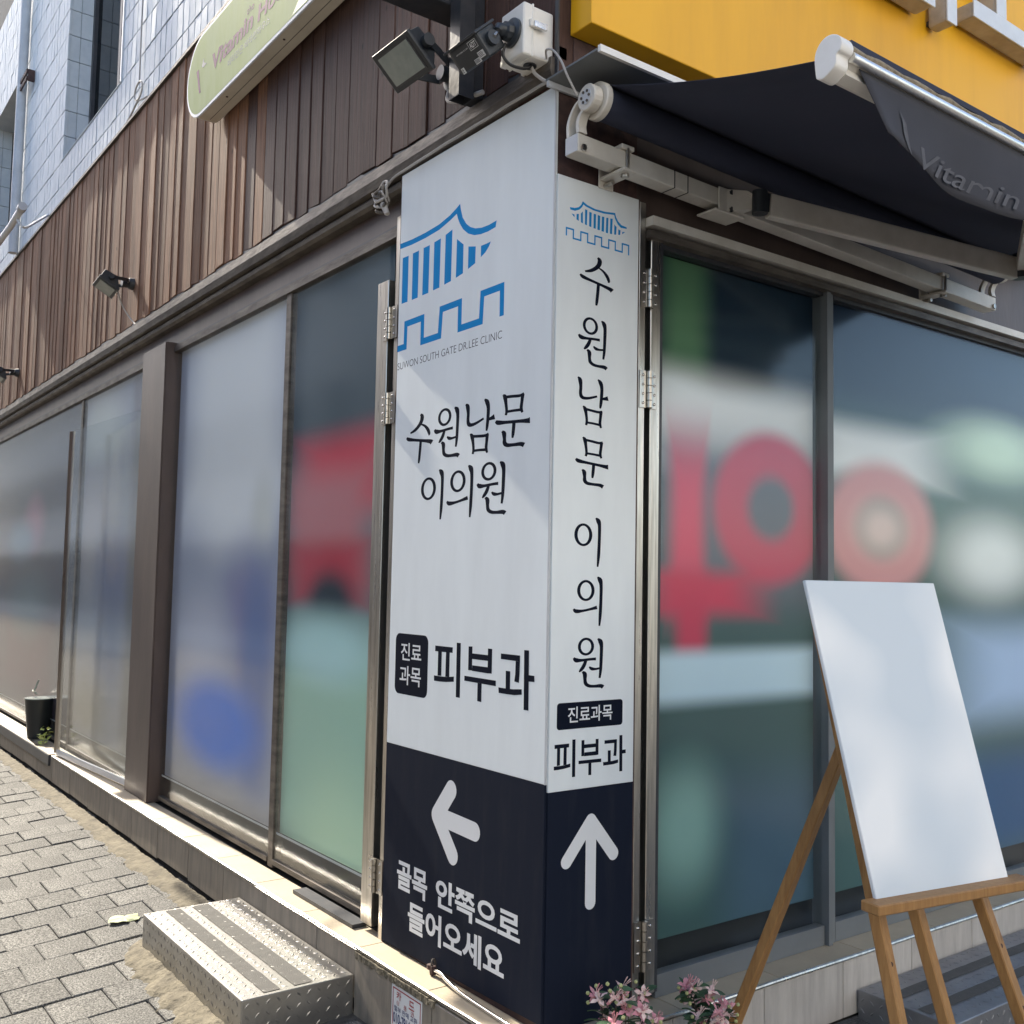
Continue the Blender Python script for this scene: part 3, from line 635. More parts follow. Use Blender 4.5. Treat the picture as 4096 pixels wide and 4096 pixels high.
part('threshold_edge', MB().box(-1.62, -1.1, -.03, .03, .2655, .28), M['black_steel'])
# crumbling grout below the chrome at the corner
mb = MB(); rr = random.Random(4)
for k in range(60):
    xx = -.92 + .52 * k / 60; s = rr.uniform(.004, .012)
    mb.box(xx - s, xx + s, -.1115 - rr.uniform(0, .004), -.104, .246 - rr.uniform(.004, .018), .2535 - rr.uniform(0, .003))
tag(part('crumbling_grout', mb, M['mortar']), kind='stuff')

# outlines measured in metres on the two sign faces
LroofA= [(-0.922, 2.813), (-0.838, 2.808), (-0.743, 2.808), (-0.652, 2.813), (-0.582, 2.826), (-0.543, 2.839), (-0.519, 2.849), (-0.514, 2.828), (-0.501, 2.795), (-0.478, 2.767), (-0.453, 2.749), (-0.423, 2.736), (-0.386, 2.728), (-0.344, 2.726), (-0.3, 2.729), (-0.305, 2.708), (-0.348, 2.705), (-0.39, 2.707), (-0.428, 2.714), (-0.466, 2.73), (-0.497, 2.753), (-0.518, 2.778), (-0.531, 2.8), (-0.539, 2.819), (-0.581, 2.807), (-0.651, 2.793), (-0.742, 2.788), (-0.837, 2.788), (-0.922, 2.793)]
LbarsA= [[(-0.901, 2.754), (-0.858, 2.752), (-0.858, 2.579), (-0.901, 2.58)], [(-0.828, 2.753), (-0.785, 2.753), (-0.786, 2.579), (-0.828, 2.579)], [(-0.753, 2.754), (-0.711, 2.754), (-0.713, 2.58), (-0.755, 2.58)], [(-0.681, 2.756), (-0.638, 2.759), (-0.64, 2.583), (-0.682, 2.582)], [(-0.607, 2.763), (-0.564, 2.771), (-0.566, 2.589), (-0.609, 2.586)], [(-0.534, 2.729), (-0.512, 2.713), (-0.492, 2.699), (-0.492, 2.599), (-0.536, 2.593)], [(-0.462, 2.684), (-0.418, 2.673), (-0.419, 2.616), (-0.462, 2.606)], [(-0.387, 2.667), (-0.357, 2.666), (-0.33, 2.667), (-0.341, 2.653), (-0.361, 2.638), (-0.387, 2.628)]]
crenA= [(-0.923, 2.423), (-0.87, 2.42), (-0.865, 2.499), (-0.75, 2.491), (-0.746, 2.411), (-0.632, 2.41), (-0.624, 2.506), (-0.508, 2.498), (-0.504, 2.411), (-0.379, 2.411), (-0.375, 2.506), (-0.26, 2.498), (-0.26, 2.405)]
RroofB= [(0.049, 2.697), (0.069, 2.699), (0.084, 2.705), (0.094, 2.715), (0.1, 2.728), (0.118, 2.72), (0.15, 2.715), (0.192, 2.716), (0.234, 2.722), (0.238, 2.71), (0.247, 2.698), (0.261, 2.689), (0.284, 2.687), (0.284, 2.682), (0.259, 2.68), (0.245, 2.689), (0.234, 2.703), (0.23, 2.715), (0.187, 2.709), (0.144, 2.709), (0.113, 2.714), (0.103, 2.718), (0.098, 2.709), (0.087, 2.698), (0.069, 2.69), (0.051, 2.69)]
RbarsB= [[(0.056, 2.679), (0.068, 2.678), (0.068, 2.669)], [(0.076, 2.682), (0.085, 2.684), (0.085, 2.662), (0.076, 2.665)], [(0.093, 2.687), (0.101, 2.696), (0.102, 2.658), (0.094, 2.66)], [(0.11, 2.705), (0.119, 2.704), (0.118, 2.656), (0.11, 2.657)], [(0.127, 2.701), (0.137, 2.7), (0.136, 2.654), (0.127, 2.655)], [(0.145, 2.699), (0.155, 2.699), (0.154, 2.653), (0.145, 2.653)], [(0.162, 2.699), (0.172, 2.698), (0.171, 2.652), (0.161, 2.652)], [(0.179, 2.698), (0.189, 2.699), (0.188, 2.651), (0.178, 2.651)], [(0.197, 2.698), (0.206, 2.7), (0.205, 2.65), (0.196, 2.65)], [(0.214, 2.7), (0.224, 2.701), (0.222, 2.651), (0.213, 2.651)], [(0.231, 2.685), (0.241, 2.678), (0.239, 2.653), (0.231, 2.652)], [(0.248, 2.673), (0.258, 2.671), (0.256, 2.656), (0.248, 2.655)], [(0.265, 2.668), (0.277, 2.67), (0.265, 2.66)]]
crenB= [(0.037, 2.608), (0.038, 2.632), (0.064, 2.634), (0.063, 2.607), (0.093, 2.607), (0.095, 2.63), (0.121, 2.631), (0.12, 2.604), (0.148, 2.604), (0.15, 2.627), (0.179, 2.628), (0.177, 2.601), (0.206, 2.6), (0.208, 2.623), (0.237, 2.625), (0.235, 2.598), (0.265, 2.599), (0.267, 2.623), (0.294, 2.624), (0.292, 2.598)]
pibA= [[(-0.611, 1.336), (-0.502, 1.336), (-0.503, 1.318), (-0.611, 1.317)], [(-0.592, 1.318), (-0.569, 1.318), (-0.569, 1.237), (-0.592, 1.236)], [(-0.543, 1.318), (-0.52, 1.318), (-0.52, 1.237), (-0.544, 1.236)], [(-0.615, 1.235), (-0.576, 1.235), (-0.534, 1.236), (-0.492, 1.241), (-0.492, 1.224), (-0.539, 1.219), (-0.581, 1.217), (-0.614, 1.217)], [(-0.479, 1.353), (-0.455, 1.353), (-0.454, 1.175), (-0.478, 1.175)], [(-0.409, 1.345), (-0.387, 1.346), (-0.387, 1.269), (-0.409, 1.269)], [(-0.3, 1.345), (-0.277, 1.345), (-0.277, 1.268), (-0.3, 1.267)], [(-0.388, 1.324), (-0.3, 1.324), (-0.3, 1.306), (-0.387, 1.306)], [(-0.386, 1.286), (-0.299, 1.286), (-0.3, 1.267), (-0.387, 1.268)], [(-0.43, 1.249), (-0.254, 1.248), (-0.254, 1.231), (-0.43, 1.233)], [(-0.354, 1.232), (-0.331, 1.232), (-0.331, 1.174), (-0.354, 1.175)], [(-0.23, 1.334), (-0.131, 1.334), (-0.131, 1.316), (-0.23, 1.317)], [(-0.153, 1.316), (-0.131, 1.316), (-0.132, 1.278), (-0.135, 1.252), (-0.158, 1.254), (-0.154, 1.276)], [(-0.203, 1.283), (-0.18, 1.283), (-0.179, 1.229), (-0.202, 1.229)], [(-0.24, 1.229), (-0.202, 1.229), (-0.164, 1.23), (-0.12, 1.234), (-0.119, 1.218), (-0.155, 1.213), (-0.197, 1.212), (-0.238, 1.212)], [(-0.111, 1.352), (-0.087, 1.352), (-0.085, 1.174), (-0.109, 1.174)], [(-0.087, 1.279), (-0.059, 1.279), (-0.058, 1.261), (-0.087, 1.26)]]
# ------------------------------------------------------------------ the two clinic sign panels
LA = thing('clinic_sign_panel', 'wide white and navy clinic sign panel with left arrow and blue gate logo', 'sign')
yp = -.006
fnA = lambda u, v, lift=0.: (u, yp - .00008 - lift, v)
obj('board', MB().hexa([(-.924, yp, .970), (-.002, yp, .970), (-.002, .0055, .970), (-.924, .0055, .970)], [(-.922, yp, 3.074), (-.002, yp, 3.066), (-.002, .0055, 3.066), (-.922, .0055, 3.074)]), M['panel'], LA, bevel=.0012, seg=1)
obj('navy_field', MB().hexa([(-.926, yp, .272), (-.002, yp, .292), (-.002, .0055, .292), (-.926, .0055, .272)], [(-.924, yp, .9697), (-.002, yp, .9697), (-.002, .0055, .9697), (-.924, .0055, .9697)]), M['navy'], LA, bevel=.0012, seg=1)
obj('corner_bead', MB().box(-.0038, .0012, yp - .0012, yp + .004, .97, 3.064), M['edge'], LA)
lg = obj('gate_logo', MB().poly([fnA(*p) for p in LroofA]), M['blue'], LA)
for b in LbarsA: obj('logo_bar', MB().poly([fnA(*p) for p in b]), M['blue'], lg)
cw = [(-.923, 2.413), (-.867, 2.413), (-.865, 2.497), (-.748, 2.497), (-.748, 2.410), (-.632, 2.410), (-.624, 2.502), (-.506, 2.502), (-.506, 2.411), (-.379, 2.411), (-.373, 2.502), (-.262, 2.502), (-.262, 2.405)]
Lp, Rp = mitre(cw, .0235); mb = MB(); n = len(Lp); mb.add([fnA(*p) for p in Lp + Rp], [(i, i + 1, n + i + 1, n + i) for i in range(n - 1)])
obj('logo_battlement', mb, M['blue'], lg)
text_part('small_caption', 'SUWON SOUTH GATE DR.LEE CLINIC', fnA, (-.918, -.258, 2.332, 2.358), M['ink'], LA, bold=-.012)
zt, zb_ = 2.148, 1.970
for key, x0, x1 in (('su', -.839, -.661), ('won', -.650, -.490), ('nam', -.458, -.288), ('mun', -.284, -.101)):
    glyph('title_glyph', key, fnA, (x0, x1, zb_, zt), M['ink'], LA, fat=1.03)
for key, x0, x1 in (('i', -.729, -.582), ('ui', -.560, -.404), ('won', -.380, -.220)):
    glyph('title_glyph', key, fnA, (x0, x1, 1.765, 1.939), M['ink'], LA, fat=1.03)
bd = obj('navy_badge', MB().poly([fnA(u, v) for u, v in rounded_rect(-.877, -.656, 1.152, 1.366, .026)]), M['ink'], LA)
up = lambda u, v, lift=0.: fnA(u, v, .00006 + lift)
text_part('badge_text', '진료', up, (-.839, -.700, 1.272, 1.334), M['white_ink'], bd, bold=.012)
text_part('badge_text', '과목', up, (-.844, -.699, 1.186, 1.253), M['white_ink'], bd, bold=.012)
for k, b in enumerate(pibA): obj('bold_stroke', MB().poly([fnA(u, v, k * .000006) for u, v in b]), M['ink'], LA)
ar = MB()
for k, (p, q) in enumerate((((-.577, .775), (-.493, .872)), ((-.577, .775), (-.477, .666)), ((-.565, .775), (-.353, .766)))): capsule(ar, p, q, .063 if k < 2 else .060, up, k * .00001)
obj('left_arrow', ar, M['white_ink'], LA)
text_part('direction_text', '골목', up, (-.826, -.626, .478, .576), M['white_ink'], LA, bold=.030)
text_part('direction_text', '안쪽으로', up, (-.572, -.107, .480, .576), M['white_ink'], LA, bold=.030)
text_part('direction_text', '들어오세요', up, (-.746, -.184, .355, .456), M['white_ink'], LA, bold=.030)

LB = thing('clinic_sign_panel', 'narrow white and navy clinic sign panel with up arrow, beside the awning', 'sign')
xp = .006
fnB = lambda u, v, lift=0.: (xp + .00025 + lift, u, v)
obj('board', MB().box(-.006, xp, .0015, .3365, .9475, 2.79), M['panel'], LB, bevel=.0012, seg=1)
obj('navy_field', MB().box(-.006, xp, .0015, .3365, .266, .9472), M['navy'], LB, bevel=.0012, seg=1)
lg = obj('gate_logo', MB().poly([fnB(*p) for p in RroofB]), M['blue'], LB)
for b in RbarsB: obj('logo_bar', MB().poly([fnB(*p) for p in b]), M['blue'], lg)
cb = []
for i in range(5):
    u = .037 + i * .0572; cb += [(u, 2.606 if i == 0 else 2.603), (u, 2.630), (u + .0275, 2.630), (u + .0275, 2.603)]
cb[-1] = (cb[-1][0], 2.598)
Lp, Rp = mitre(cb, .0052); mb = MB(); n = len(Lp); mb.add([fnB(*p) for p in Lp + Rp], [(i, i + 1, n + i + 1, n + i) for i in range(n - 1)])
obj('logo_battlement', mb, M['blue'], lg)
for key, r in (('su', (.093, .228, 2.411, 2.565)), ('won', (.091, .208, 2.215, 2.371)), ('nam', (.090, .215, 2.033, 2.183)), ('mun', (.086, .219, 1.847, 1.999)),
               ('i', (.086, .192, 1.606, 1.756)), ('ui', (.086, .201, 1.427, 1.577)), ('won', (.089, .21, 1.238, 1.393))):
    glyph('title_glyph', key, fnB, r, M['ink'], LB)
bd = obj('navy_badge', MB().poly([fnB(u, v) for u, v in rounded_rect(.029, .289, 1.125, 1.203, .010)]), M['ink'], LB)
upB = lambda u, v, lift=0.: fnB(u, v, .0002 + lift)
text_part('badge_text', '진료과목', upB, (.071, .247, 1.143, 1.190), M['white_ink'], bd, bold=.012)
for k, b in enumerate(pibA): obj('bold_stroke', MB().poly([fnB(.020 + (u + .615) / .557 * .284, .984 + (v - 1.174) / .179 * .110, k * .00002) for u, v in b]), M['ink'], LB)
ar = MB()
for k, (p, q) in enumerate((((.166, .850), (.073, .742)), ((.166, .850), (.257, .742)), ((.167, .845), (.167, .611)))): capsule(ar, p, q, .041, upB, k * .00005)
obj('up_arrow', ar, M['white_ink'], LB)

# ------------------------------------------------------------------ faded light-box sign on the planks
vb = thing('light_box_sign', 'faded lime green light box sign with a rounded end on the plank wall', 'sign')
def stadium(x0, x1, z0, z1, n=14, y=0.):
    r = (z1 - z0) / 2; c = (z0 + z1) / 2
    left_ = [(x0 + r - r * math.sin(PI * k / n), y, c + r * math.cos(PI * k / n)) for k in range(n + 1)]
    return left_ + [(x1, y, z0), (x1, y, z1)]
obj('casing', MB().prism(stadium(-3.105, .2, 4.0, 4.45, y=-.012), (0, -.108, 0)), M['beige_box'], vb, bevel=.004, seg=2)
obj('front_rim', MB().prism(stadium(-3.108, .203, 3.997, 4.453, y=-.112), (0, -.011, 0)), M['letter'], vb, bevel=.003, seg=1)
face = obj('sign_face', MB().poly([(p[0], -.1238, p[2]) for p in stadium(-3.09, .19, 4.014, 4.436)]), M['lightbox'], vb)
obj('casing_seam', MB().box(-2.9, .19, -.06, -.058, 3.9985, 4.0005), M['black_steel'], vb)
for sx in (-2.59, -1.89, -1.2): obj('screw', MB().tube([(sx, -.085, 4.001), (sx, -.085, 3.997)], .006, 8), M['rust'], vb)
fS = lambda u, v, lift=0.: (u, -.1241 - lift, v)
text_part('print_text', 'Vitamin', fS, (-2.72, -2.175, 4.17, 4.262), M['purple'], face, bold=.035, shear=.1)
text_part('print_text', 'House', fS, (-2.12, -1.68, 4.165, 4.250), M['purple'], face, bold=.035, shear=.1)
text_part('print_text', 'the', fS, (-2.255, -2.17, 4.262, 4.30), M['purple'], face, bold=.01, shear=.1)
text_part('print_text', '비타민은 비타민하우스', fS, (-2.49, -1.97, 4.098, 4.140), M['slate'], face, bold=.01)
obj('print_mark', MB().poly([fS(u, v) for u, v in ((-2.955, 4.262), (-2.925, 4.268), (-2.885, 4.14), (-2.875, 4.12), (-2.905, 4.125))]), M['purple'], face)
obj('print_mark', MB().poly([fS(u, v) for u, v in ((-2.88, 4.262), (-2.85, 4.30), (-2.84, 4.27), (-2.80, 4.25), (-2.85, 4.245))]), M['slate'], face)
obj('print_field', MB().poly([fS(u, v) for u, v in ((-1.72, 4.020), (-.6, 4.020), (-.6, 4.12), (-1.1, 4.16), (-1.45, 4.11), (-1.66, 4.06))]), M['lightbox_green'], face)

# ------------------------------------------------------------------ flood lights
def flood(name, label, group, P1, wv, hv, dv, mount, big):
    """P1 = upper outer corner of the glass side, wv/hv along its edges, dv towards the back"""
    t = thing(name, label, 'flood light', group)
    P1 = Vector(P1); W = Vector(wv); H = Vector(hv); D = Vector(dv); w = W.normalized(); h = H.normalized(); d = D.normalized()
    Q = lambda a, b, c: P1 + W * a + H * b + D * c
    obj('front_frame', MB().hexa([Q(0, 0, 0), Q(1, 0, 0), Q(1, 1, 0), Q(0, 1, 0)], [Q(0, 0, .25), Q(1, 0, .25), Q(1, 1, .25), Q(0, 1, .25)]), M['dark_plastic'], t, bevel=.004, seg=2)
    obj('housing', MB().hexa([Q(.03, .03, .251), Q(.97, .03, .251), Q(.97, .97, .251), Q(.03, .97, .251)], [Q(.06, .05, 1), Q(.94, .05, 1), Q(.94, .62, 1.15), Q(.06, .62, 1.15)]), M['dark_plastic'], t, bevel=.005, seg=2)
    obj('inner_rim', MB().hexa([Q(.08, .10, -.03), Q(.92, .10, -.03), Q(.92, .90, -.03), Q(.08, .90, -.03)], [Q(.08, .10, -.001), Q(.92, .10, -.001), Q(.92, .90, -.001), Q(.08, .90, -.001)]), M['black_steel'], t)
    obj('lamp_glass', MB().hexa([Q(.11, .14, -.055), Q(.89, .14, -.055), Q(.89, .86, -.055), Q(.11, .86, -.055)], [Q(.11, .14, -.031), Q(.89, .14, -.031), Q(.89, .86, -.031), Q(.11, .86, -.031)]), M['lamp_glass'], t)
    m = Vector(mount); out = Vector((0, -1, 0))
    k = .028 if big else .022
    for a in (1.03, -.03):
        piv = Q(a, .42, .62); sgn = 1 if a > .5 else -1
        obj('knob', MB().tube([piv - w * .004 * sgn, piv + w * .016 * sgn], k * .75, 12), M['dark_plastic'], t, smooth=True)
        obj('bracket_arm', MB().bar(piv + w * .008 * sgn, m + out * .045 + w * (.05 * sgn), .007, k), M['dark_plastic'], t, bevel=.001, seg=1)
    obj('wall_arm', MB().tube([m, m + out * .075], .026 if big else .030, 14), M['dark_plastic'], t, smooth=True)
    obj('bracket_bridge', MB().bar(m + out * .045 - w * .055, m + out * .045 + w * .055, .006, k), M['steel'], t)
    obj('wall_mount', MB().tube([m + out * .0, m + out * .03, m + out * .043], [.055 if big else .04, .05 if big else .036, .02], 16), M['dark_plastic'], t, smooth=True)
    return t
flood('flood_light', 'large dark flood light with dusty glass beside the security camera', 'flood lights on the plank wall',
      (-.642, -.30, 3.322), (.235, 0, -.006), (0, .105, -.096), (0, .047, .043), (-.56, .0, 3.31), True)
wire = MB().tube(smooth_path([(-.57, -.03, 3.26), (-.55, -.045, 3.215), (-.48, -.05, 3.185), (-.42, -.04, 3.18), (-.36, -.03, 3.176)], 6), .0085, 8)
tag(obj('lamp_cable', wire, M['cable_grey'], smooth=True), 'grey lamp cable looping from the large flood light to the metal beam', 'cable')
sm = dict(P1=(-4.433, -.25, 3.41), wv=(.160, 0, .02), hv=(0, .125, -.07), dv=(0, .035, .062), mount=(-4.40, 0, 3.455), big=False)
s1 = flood('flood_light', 'small dark flood light on the sunlit planks, casting a long shadow', 'flood lights on the plank wall', **sm)
tag(obj('lamp_cable', MB().tube(smooth_path([(-4.40, -.1, 3.40), (-4.41, -.07, 3.32), (-4.40, -.03, 3.25), (-4.33, -.012, 3.19), (-4.28, -.012, 3.165)], 5), .005, 6), M['cable_grey'], smooth=True), 'thin cable hanging from the small flood light on the sunlit planks', 'cable')
s2 = copy_tree(s1); s2.location = (-3.62, 0, -.02); s2['label'] = 'flood light cut off by the left edge, lowest on the plank wall'

# ------------------------------------------------------------------ junction box and security camera
jb = thing('junction_box', 'white plastic junction box with a steel latch at the wall corner', 'junction box')
obj('box_base', MB().box(-.137, -.024, -.082, .0, 3.142, 3.302), M['white_plastic'], jb, bevel=.010, seg=3)
obj('lid', MB().box(-.139, -.022, -.118, -.0825, 3.140, 3.304), M['white_plastic'], jb, bevel=.009, seg=3)
obj('lid_rim', MB().box(-.1405, -.0205, -.0865, -.0795, 3.1385, 3.3055), M['white_plastic'], jb, bevel=.002, seg=1)
lt = obj('latch', MB().box(-.0235, -.012, -.098, -.058, 3.228, 3.252), M['white_plastic'], jb, bevel=.002, seg=1)
obj('latch_clip', MB().box(-.012, -.005, -.088, -.040, 3.226, 3.245), M['chrome'], lt, bevel=.001, seg=1)
obj('cable_hole', MB().tube([(-.075, -.052, 3.1425), (-.075, -.052, 3.1385)], .021, 18), M['black_steel'], jb)
for yy in (-.02, -.10): obj('mounting_lug', MB().box(-.150, -.1385, yy - .012, yy + .010, 3.146, 3.166), M['white_plastic'], jb, bevel=.002, seg=1)

cc = thing('security_camera', 'dark grey security camera held on a round bracket fixed to the white box', 'camera')
e1 = Vector((1, 0, 0)); e2 = Vector((0, -.69, .724)); nn = e1.cross(e2)
org = Vector((-.235, -.195, 3.125))
CM = Matrix(((e1.x, e2.x, nn.x, org.x), (e1.y, e2.y, nn.y, org.y), (e1.z, e2.z, nn.z, org.z), (0, 0, 0, 1)))
L_, Hh = .150, .082
obj('body', MB().box(0, L_, 0, Hh, -.085, 0).xform(CM), M['dark_plastic'], cc, bevel=.012, seg=3)
obj('hood', MB().box(-.018, L_ + .004, Hh - .004, Hh + .004, -.09, .004).xform(CM), M['dark_plastic'], cc, bevel=.003, seg=2)
obj('front_ring', MB().box(-.006, .0, .006, Hh - .006, -.078, -.007).xform(CM), M['black_steel'], cc, bevel=.004, seg=2)
obj('rear_cap', MB().tube([CM @ Vector((L_ - .002, Hh * .5, -.043)), CM @ Vector((L_ + .016, Hh * .5, -.043))], .022, 14), M['dark_plastic'], cc, smooth=True)
fC = lambda u, v, lift=0.: tuple(CM @ Vector((u, v, .0009 + lift)))
text_part('logo_text', 'ADT', fC, (.100, .130, .050, .066), M['white_ink'], cc, bold=.02)
fr_ = MB()
for a in ((.095, .135, .0455, .0468), (.095, .135, .0692, .0705), (.095, .0963, .0468, .0692), (.1337, .135, .0468, .0692)): fr_.poly([fC(a[0], a[2]), fC(a[1], a[2]), fC(a[1], a[3]), fC(a[0], a[3])])
obj('logo_frame', fr_, M['white_ink'], cc)
text_part('maker_text', 'NETWORK AI CAM', fC, (.028, .088, .056, .060), M['white_ink'], cc)
for k, (u0, u1, v0, v1) in enumerate(((.112, .143, .012, .032), (.086, .116, .004, .019), (.014, .030, .002, .020))):
    st = obj('label_sticker', MB().poly([fC(u0, v0, k * .0003), fC(u1, v0, k * .0003), fC(u1, v1, k * .0003), fC(u0, v1, k * .0003)]), M['sticker'], cc)
    for r in range(4):
        vv = v0 + (v1 - v0) * (.2 + .19 * r)
        obj('print_line', MB().poly([fC(u0 + .003, vv, .002), fC(u1 - .003 - .004 * (r % 2), vv, .002), fC(u1 - .003 - .004 * (r % 2), vv + .0014, .002), fC(u0 + .003, vv + .0014, .002)]), M['ink'], st)
mc = Vector((-.075, -.119, 3.222))
obj('mount_disc', MB().tube([mc, mc + Vector((0, -.008, 0)), mc + Vector((0, -.013, 0))], [.044, .044, .036], 24), M['dark_plastic'], cc, smooth=True)
obj('mount_collar', MB().tube([mc + Vector((0, -.012, 0)), mc + Vector((0, -.032, -.002)), mc + Vector((0, -.035, -.002))], [.03, .028, .02], 10), M['dark_plastic'], cc)
j1 = mc + Vector((-.004, -.05, -.004)); j2 = CM @ Vector((L_ + .016, Hh * .5, -.043))
obj('mount_ball', MB().tube([mc + Vector((0, -.03, 0)), j1, j1 + (j2 - j1) * .3], [.02, .021, .014], 12), M['dark_plastic'], cc, smooth=True)
obj('steel_pin', MB().tube([j1, j2], .007, 10), M['chrome'], cc, smooth=True)
tag(obj('camera_cable', MB().tube(smooth_path([(-.09, -.135, 3.19), (-.095, -.14, 3.155), (-.085, -.12, 3.128), (-.068, -.085, 3.120), (-.062, -.062, 3.130), (-.066, -.055, 3.145)], 8), .0048, 8), M['cable_black'], smooth=True),
    'black cable looping from the camera bracket into the bottom of the white box', 'cable')
tag(obj('white_cable', MB().tube(smooth_path([(-.072, -.050, 3.14), (-.06, -.045, 3.115), (-.035, -.032, 3.088), (-.012, -.028, 3.073)], 6), .0058, 8), M['cable_grey'], smooth=True),
    'pale cable dropping from the white box to the corner of the sign panel', 'cable')
tag(obj('sagging_cable', MB().tube(smooth_path([(-.02, -.03, 3.15), (.01, -.055, 3.155), (.05, -.06, 3.135), (.085, -.058, 3.09), (.105, -.05, 3.04), (.115, -.02, 2.985)], 8), .0035, 8), M['cable_grey'], smooth=True),
    'thin pale cable hanging in front of the grey hood down to the awning bracket', 'cable')
path = [(-.012, -.028, 3.073)] + [(-.05 - .09 * k, -.028 + random.uniform(-.003, .003), 3.076 + random.uniform(-.003, .003)) for k in range(10)] + [(-.95, -.028, 3.07), (-1.0, -.03, 3.045)]
tag(obj('panel_cable', MB().tube(smooth_path(path, 4), .0052, 6), M['cable_grey'], smooth=True), 'thin cable running along the top edge of the wide sign panel', 'cable')
kn = thing('cable_tangle', 'tangled cable clump tied up at the top left of the wide sign panel', 'cable')
rk = random.Random(3)
for k in range(5):
    c0 = Vector((-1.02, -.035, 3.035)); r0 = rk.uniform(.02, .042)
    pts = [c0 + Vector((r0 * math.cos(a) * 1.2, rk.uniform(-.02, .015), r0 * math.sin(a) - .03 * (k % 3))) for a in [k + 2 * PI * q / 9 * 1.2 for q in range(9)]]
    obj('cable_loop', MB().tube(smooth_path(pts, 5), rk.choice([.004, .0055, .007]), 7), M[rk.choice(['cable_grey', 'beam', 'cable_grey'])], kn, smooth=True)
obj('tape_wrap', MB().tube([(-1.06, -.035, 3.01), (-.985, -.03, 2.995)], [.012, .014], 9), M['beam'], kn, smooth=True)
obj('tape_wrap', MB().tube([(-1.01, -.035, 2.985), (-.985, -.03, 2.94)], [.014, .010], 9), M['cable_grey'], kn, smooth=True)

# ------------------------------------------------------------------ projecting sign (only its lower end is in the picture)
bs = thing('projecting_sign', 'black framed projecting sign on a square tube above the flood light', 'sign')
obj('bottom_rail', MB().box(-.566, -.445, -.55, -.03, 3.485, 3.55), M['black_steel'], bs, bevel=.003, seg=1)
obj('sign_body', MB().box(-.560, -.450, -.545, -.05, 3.551, 4.2), M['letter'], bs, bevel=.003, seg=1)
obj('side_rail', MB().box(-.566, -.445, -.049, -.02, 3.551, 4.2), M['black_steel'], bs)
obj('support_tube', MB().box(-.437, -.377, -.115, -.112, 3.15, 3.5).box(-.437, -.377, -.0585, -.0555, 3.15, 3.5).box(-.437, -.434, -.112, -.0585, 3.15, 3.5).box(-.380, -.377, -.112, -.0585, 3.15, 3.5), M['black_steel'], bs)
obj('wall_post', MB().box(-.47, -.395, -.045, -.004, 3.17, 4.2), M['black_steel'], bs, bevel=.003, seg=1)

# ------------------------------------------------------------------ yellow fascia sign and its raised letters
ys_ = thing('fascia_sign', 'large yellow fascia sign above the awning', 'sign')
obj('sign_box', MB().box(.0, .1, .045, 6.0, 3.238, 5.2), M['yellow'], ys_, bevel=.0025, seg=1)
obj('back_gap', MB().box(-.003, .0, .06, 6.0, 3.15, 3.237), M['rust'], ys_)
def chan(label, pieces):
    t = thing('channel_letter', label, 'sign letter', 'raised letters on the yellow sign')
    for (y0, y1, z0, z1) in pieces:
        p_ = obj('letter_return', MB().box(.115, .196, y0, y1, z0, z1), M['return'], t, bevel=.012, seg=2)
        obj('letter_face', MB().box(.1965, .204, y0 - .004, y1 + .004, z0 - .004, z1 + .004), M['letter'], p_, bevel=.003, seg=2)
        obj('standoff', MB().box(.1, .116, y0 + .03, y0 + .05, z0 + .02, z0 + .04).box(.1, .116, y1 - .05, y1 - .03, z0 + .02, z0 + .04), M['black_steel'], p_)
chan('raised white sign letter at the top edge, left of the narrow upright letter stroke', [(1.30, 1.735, 3.855, 3.96)])
chan('narrow upright raised letter stroke on the yellow sign', [(1.83, 1.893, 3.835, 4.7)])
chan('raised letter shaped like an upside-down T at the top right', [(2.03, 2.66, 3.925, 3.992), (2.215, 2.285, 3.9985, 4.2)])

# ------------------------------------------------------------------ hood plate and retractable awning
hd = thing('awning_hood', 'grey sheet metal hood plate under the yellow sign', 'hood')
obj('plate', MB().box(-.004, .228, -.045, 3.0, 3.066, 3.072), M['hood'], hd)
obj('white_edge', MB().box(.2285, .240, -.04, 1.2, 3.062, 3.082), M['white_plastic'], hd)
obj('wall_angle', MB().box(.0, .010, -.044, 1.2, 3.048, 3.0655), M['edge'], hd)

aw = thing('retractable_awning', 'retractable awning with navy cloth and folding arms on the shaded side', 'awning')
rx, rz = .135, 2.978
ye = 2.32
obj('torsion_bar', MB().hexa([(.042, 0, 2.828), (.100, 0, 2.828), (.100, 0, 2.884), (.042, 0, 2.884)], [(.042, 2.36, 2.765), (.100, 2.36, 2.765), (.100, 2.36, 2.821), (.042, 2.36, 2.821)]), M['alu'], aw, bevel=.002, seg=1)
obj('bar_end_cap', MB().box(.044, .098, -.0025, 0, 2.83, 2.882), M['edge'], aw)
c1_ = smooth_path([(.052, 2.885), (.050, 2.92), (.062, 2.95), (.085, 2.975), (.110, 2.985)], 5); c2_ = smooth_path([(.098, 2.885), (.094, 2.91), (.104, 2.935), (.128, 2.95), (.16, 2.955)], 5)
def curl(cset, wd, y0, y1, dz):
    mb = MB(); n = len(cset)
    for s in (-1, 1):
        for yy in (y0, y1): mb.v += [(c[0] + s * wd / 2, yy, c[1] + dz) for c in cset]
    Lo, Lb, Ro, Rb = 0, n, 2 * n, 3 * n
    for i in range(n - 1):
        mb.f += [(Lo + i, Lo + i + 1, Lb + i + 1, Lb + i), (Ro + i, Rb + i, Rb + i + 1, Ro + i + 1), (Lo + i, Ro + i, Ro + i + 1, Lo + i + 1), (Lb + i, Lb + i + 1, Rb + i + 1, Rb + i)]
    mb.f += [(Lo, Lb, Rb, Ro), (Lo + n - 1, Ro + n - 1, Rb + n - 1, Lb + n - 1)]
    return mb
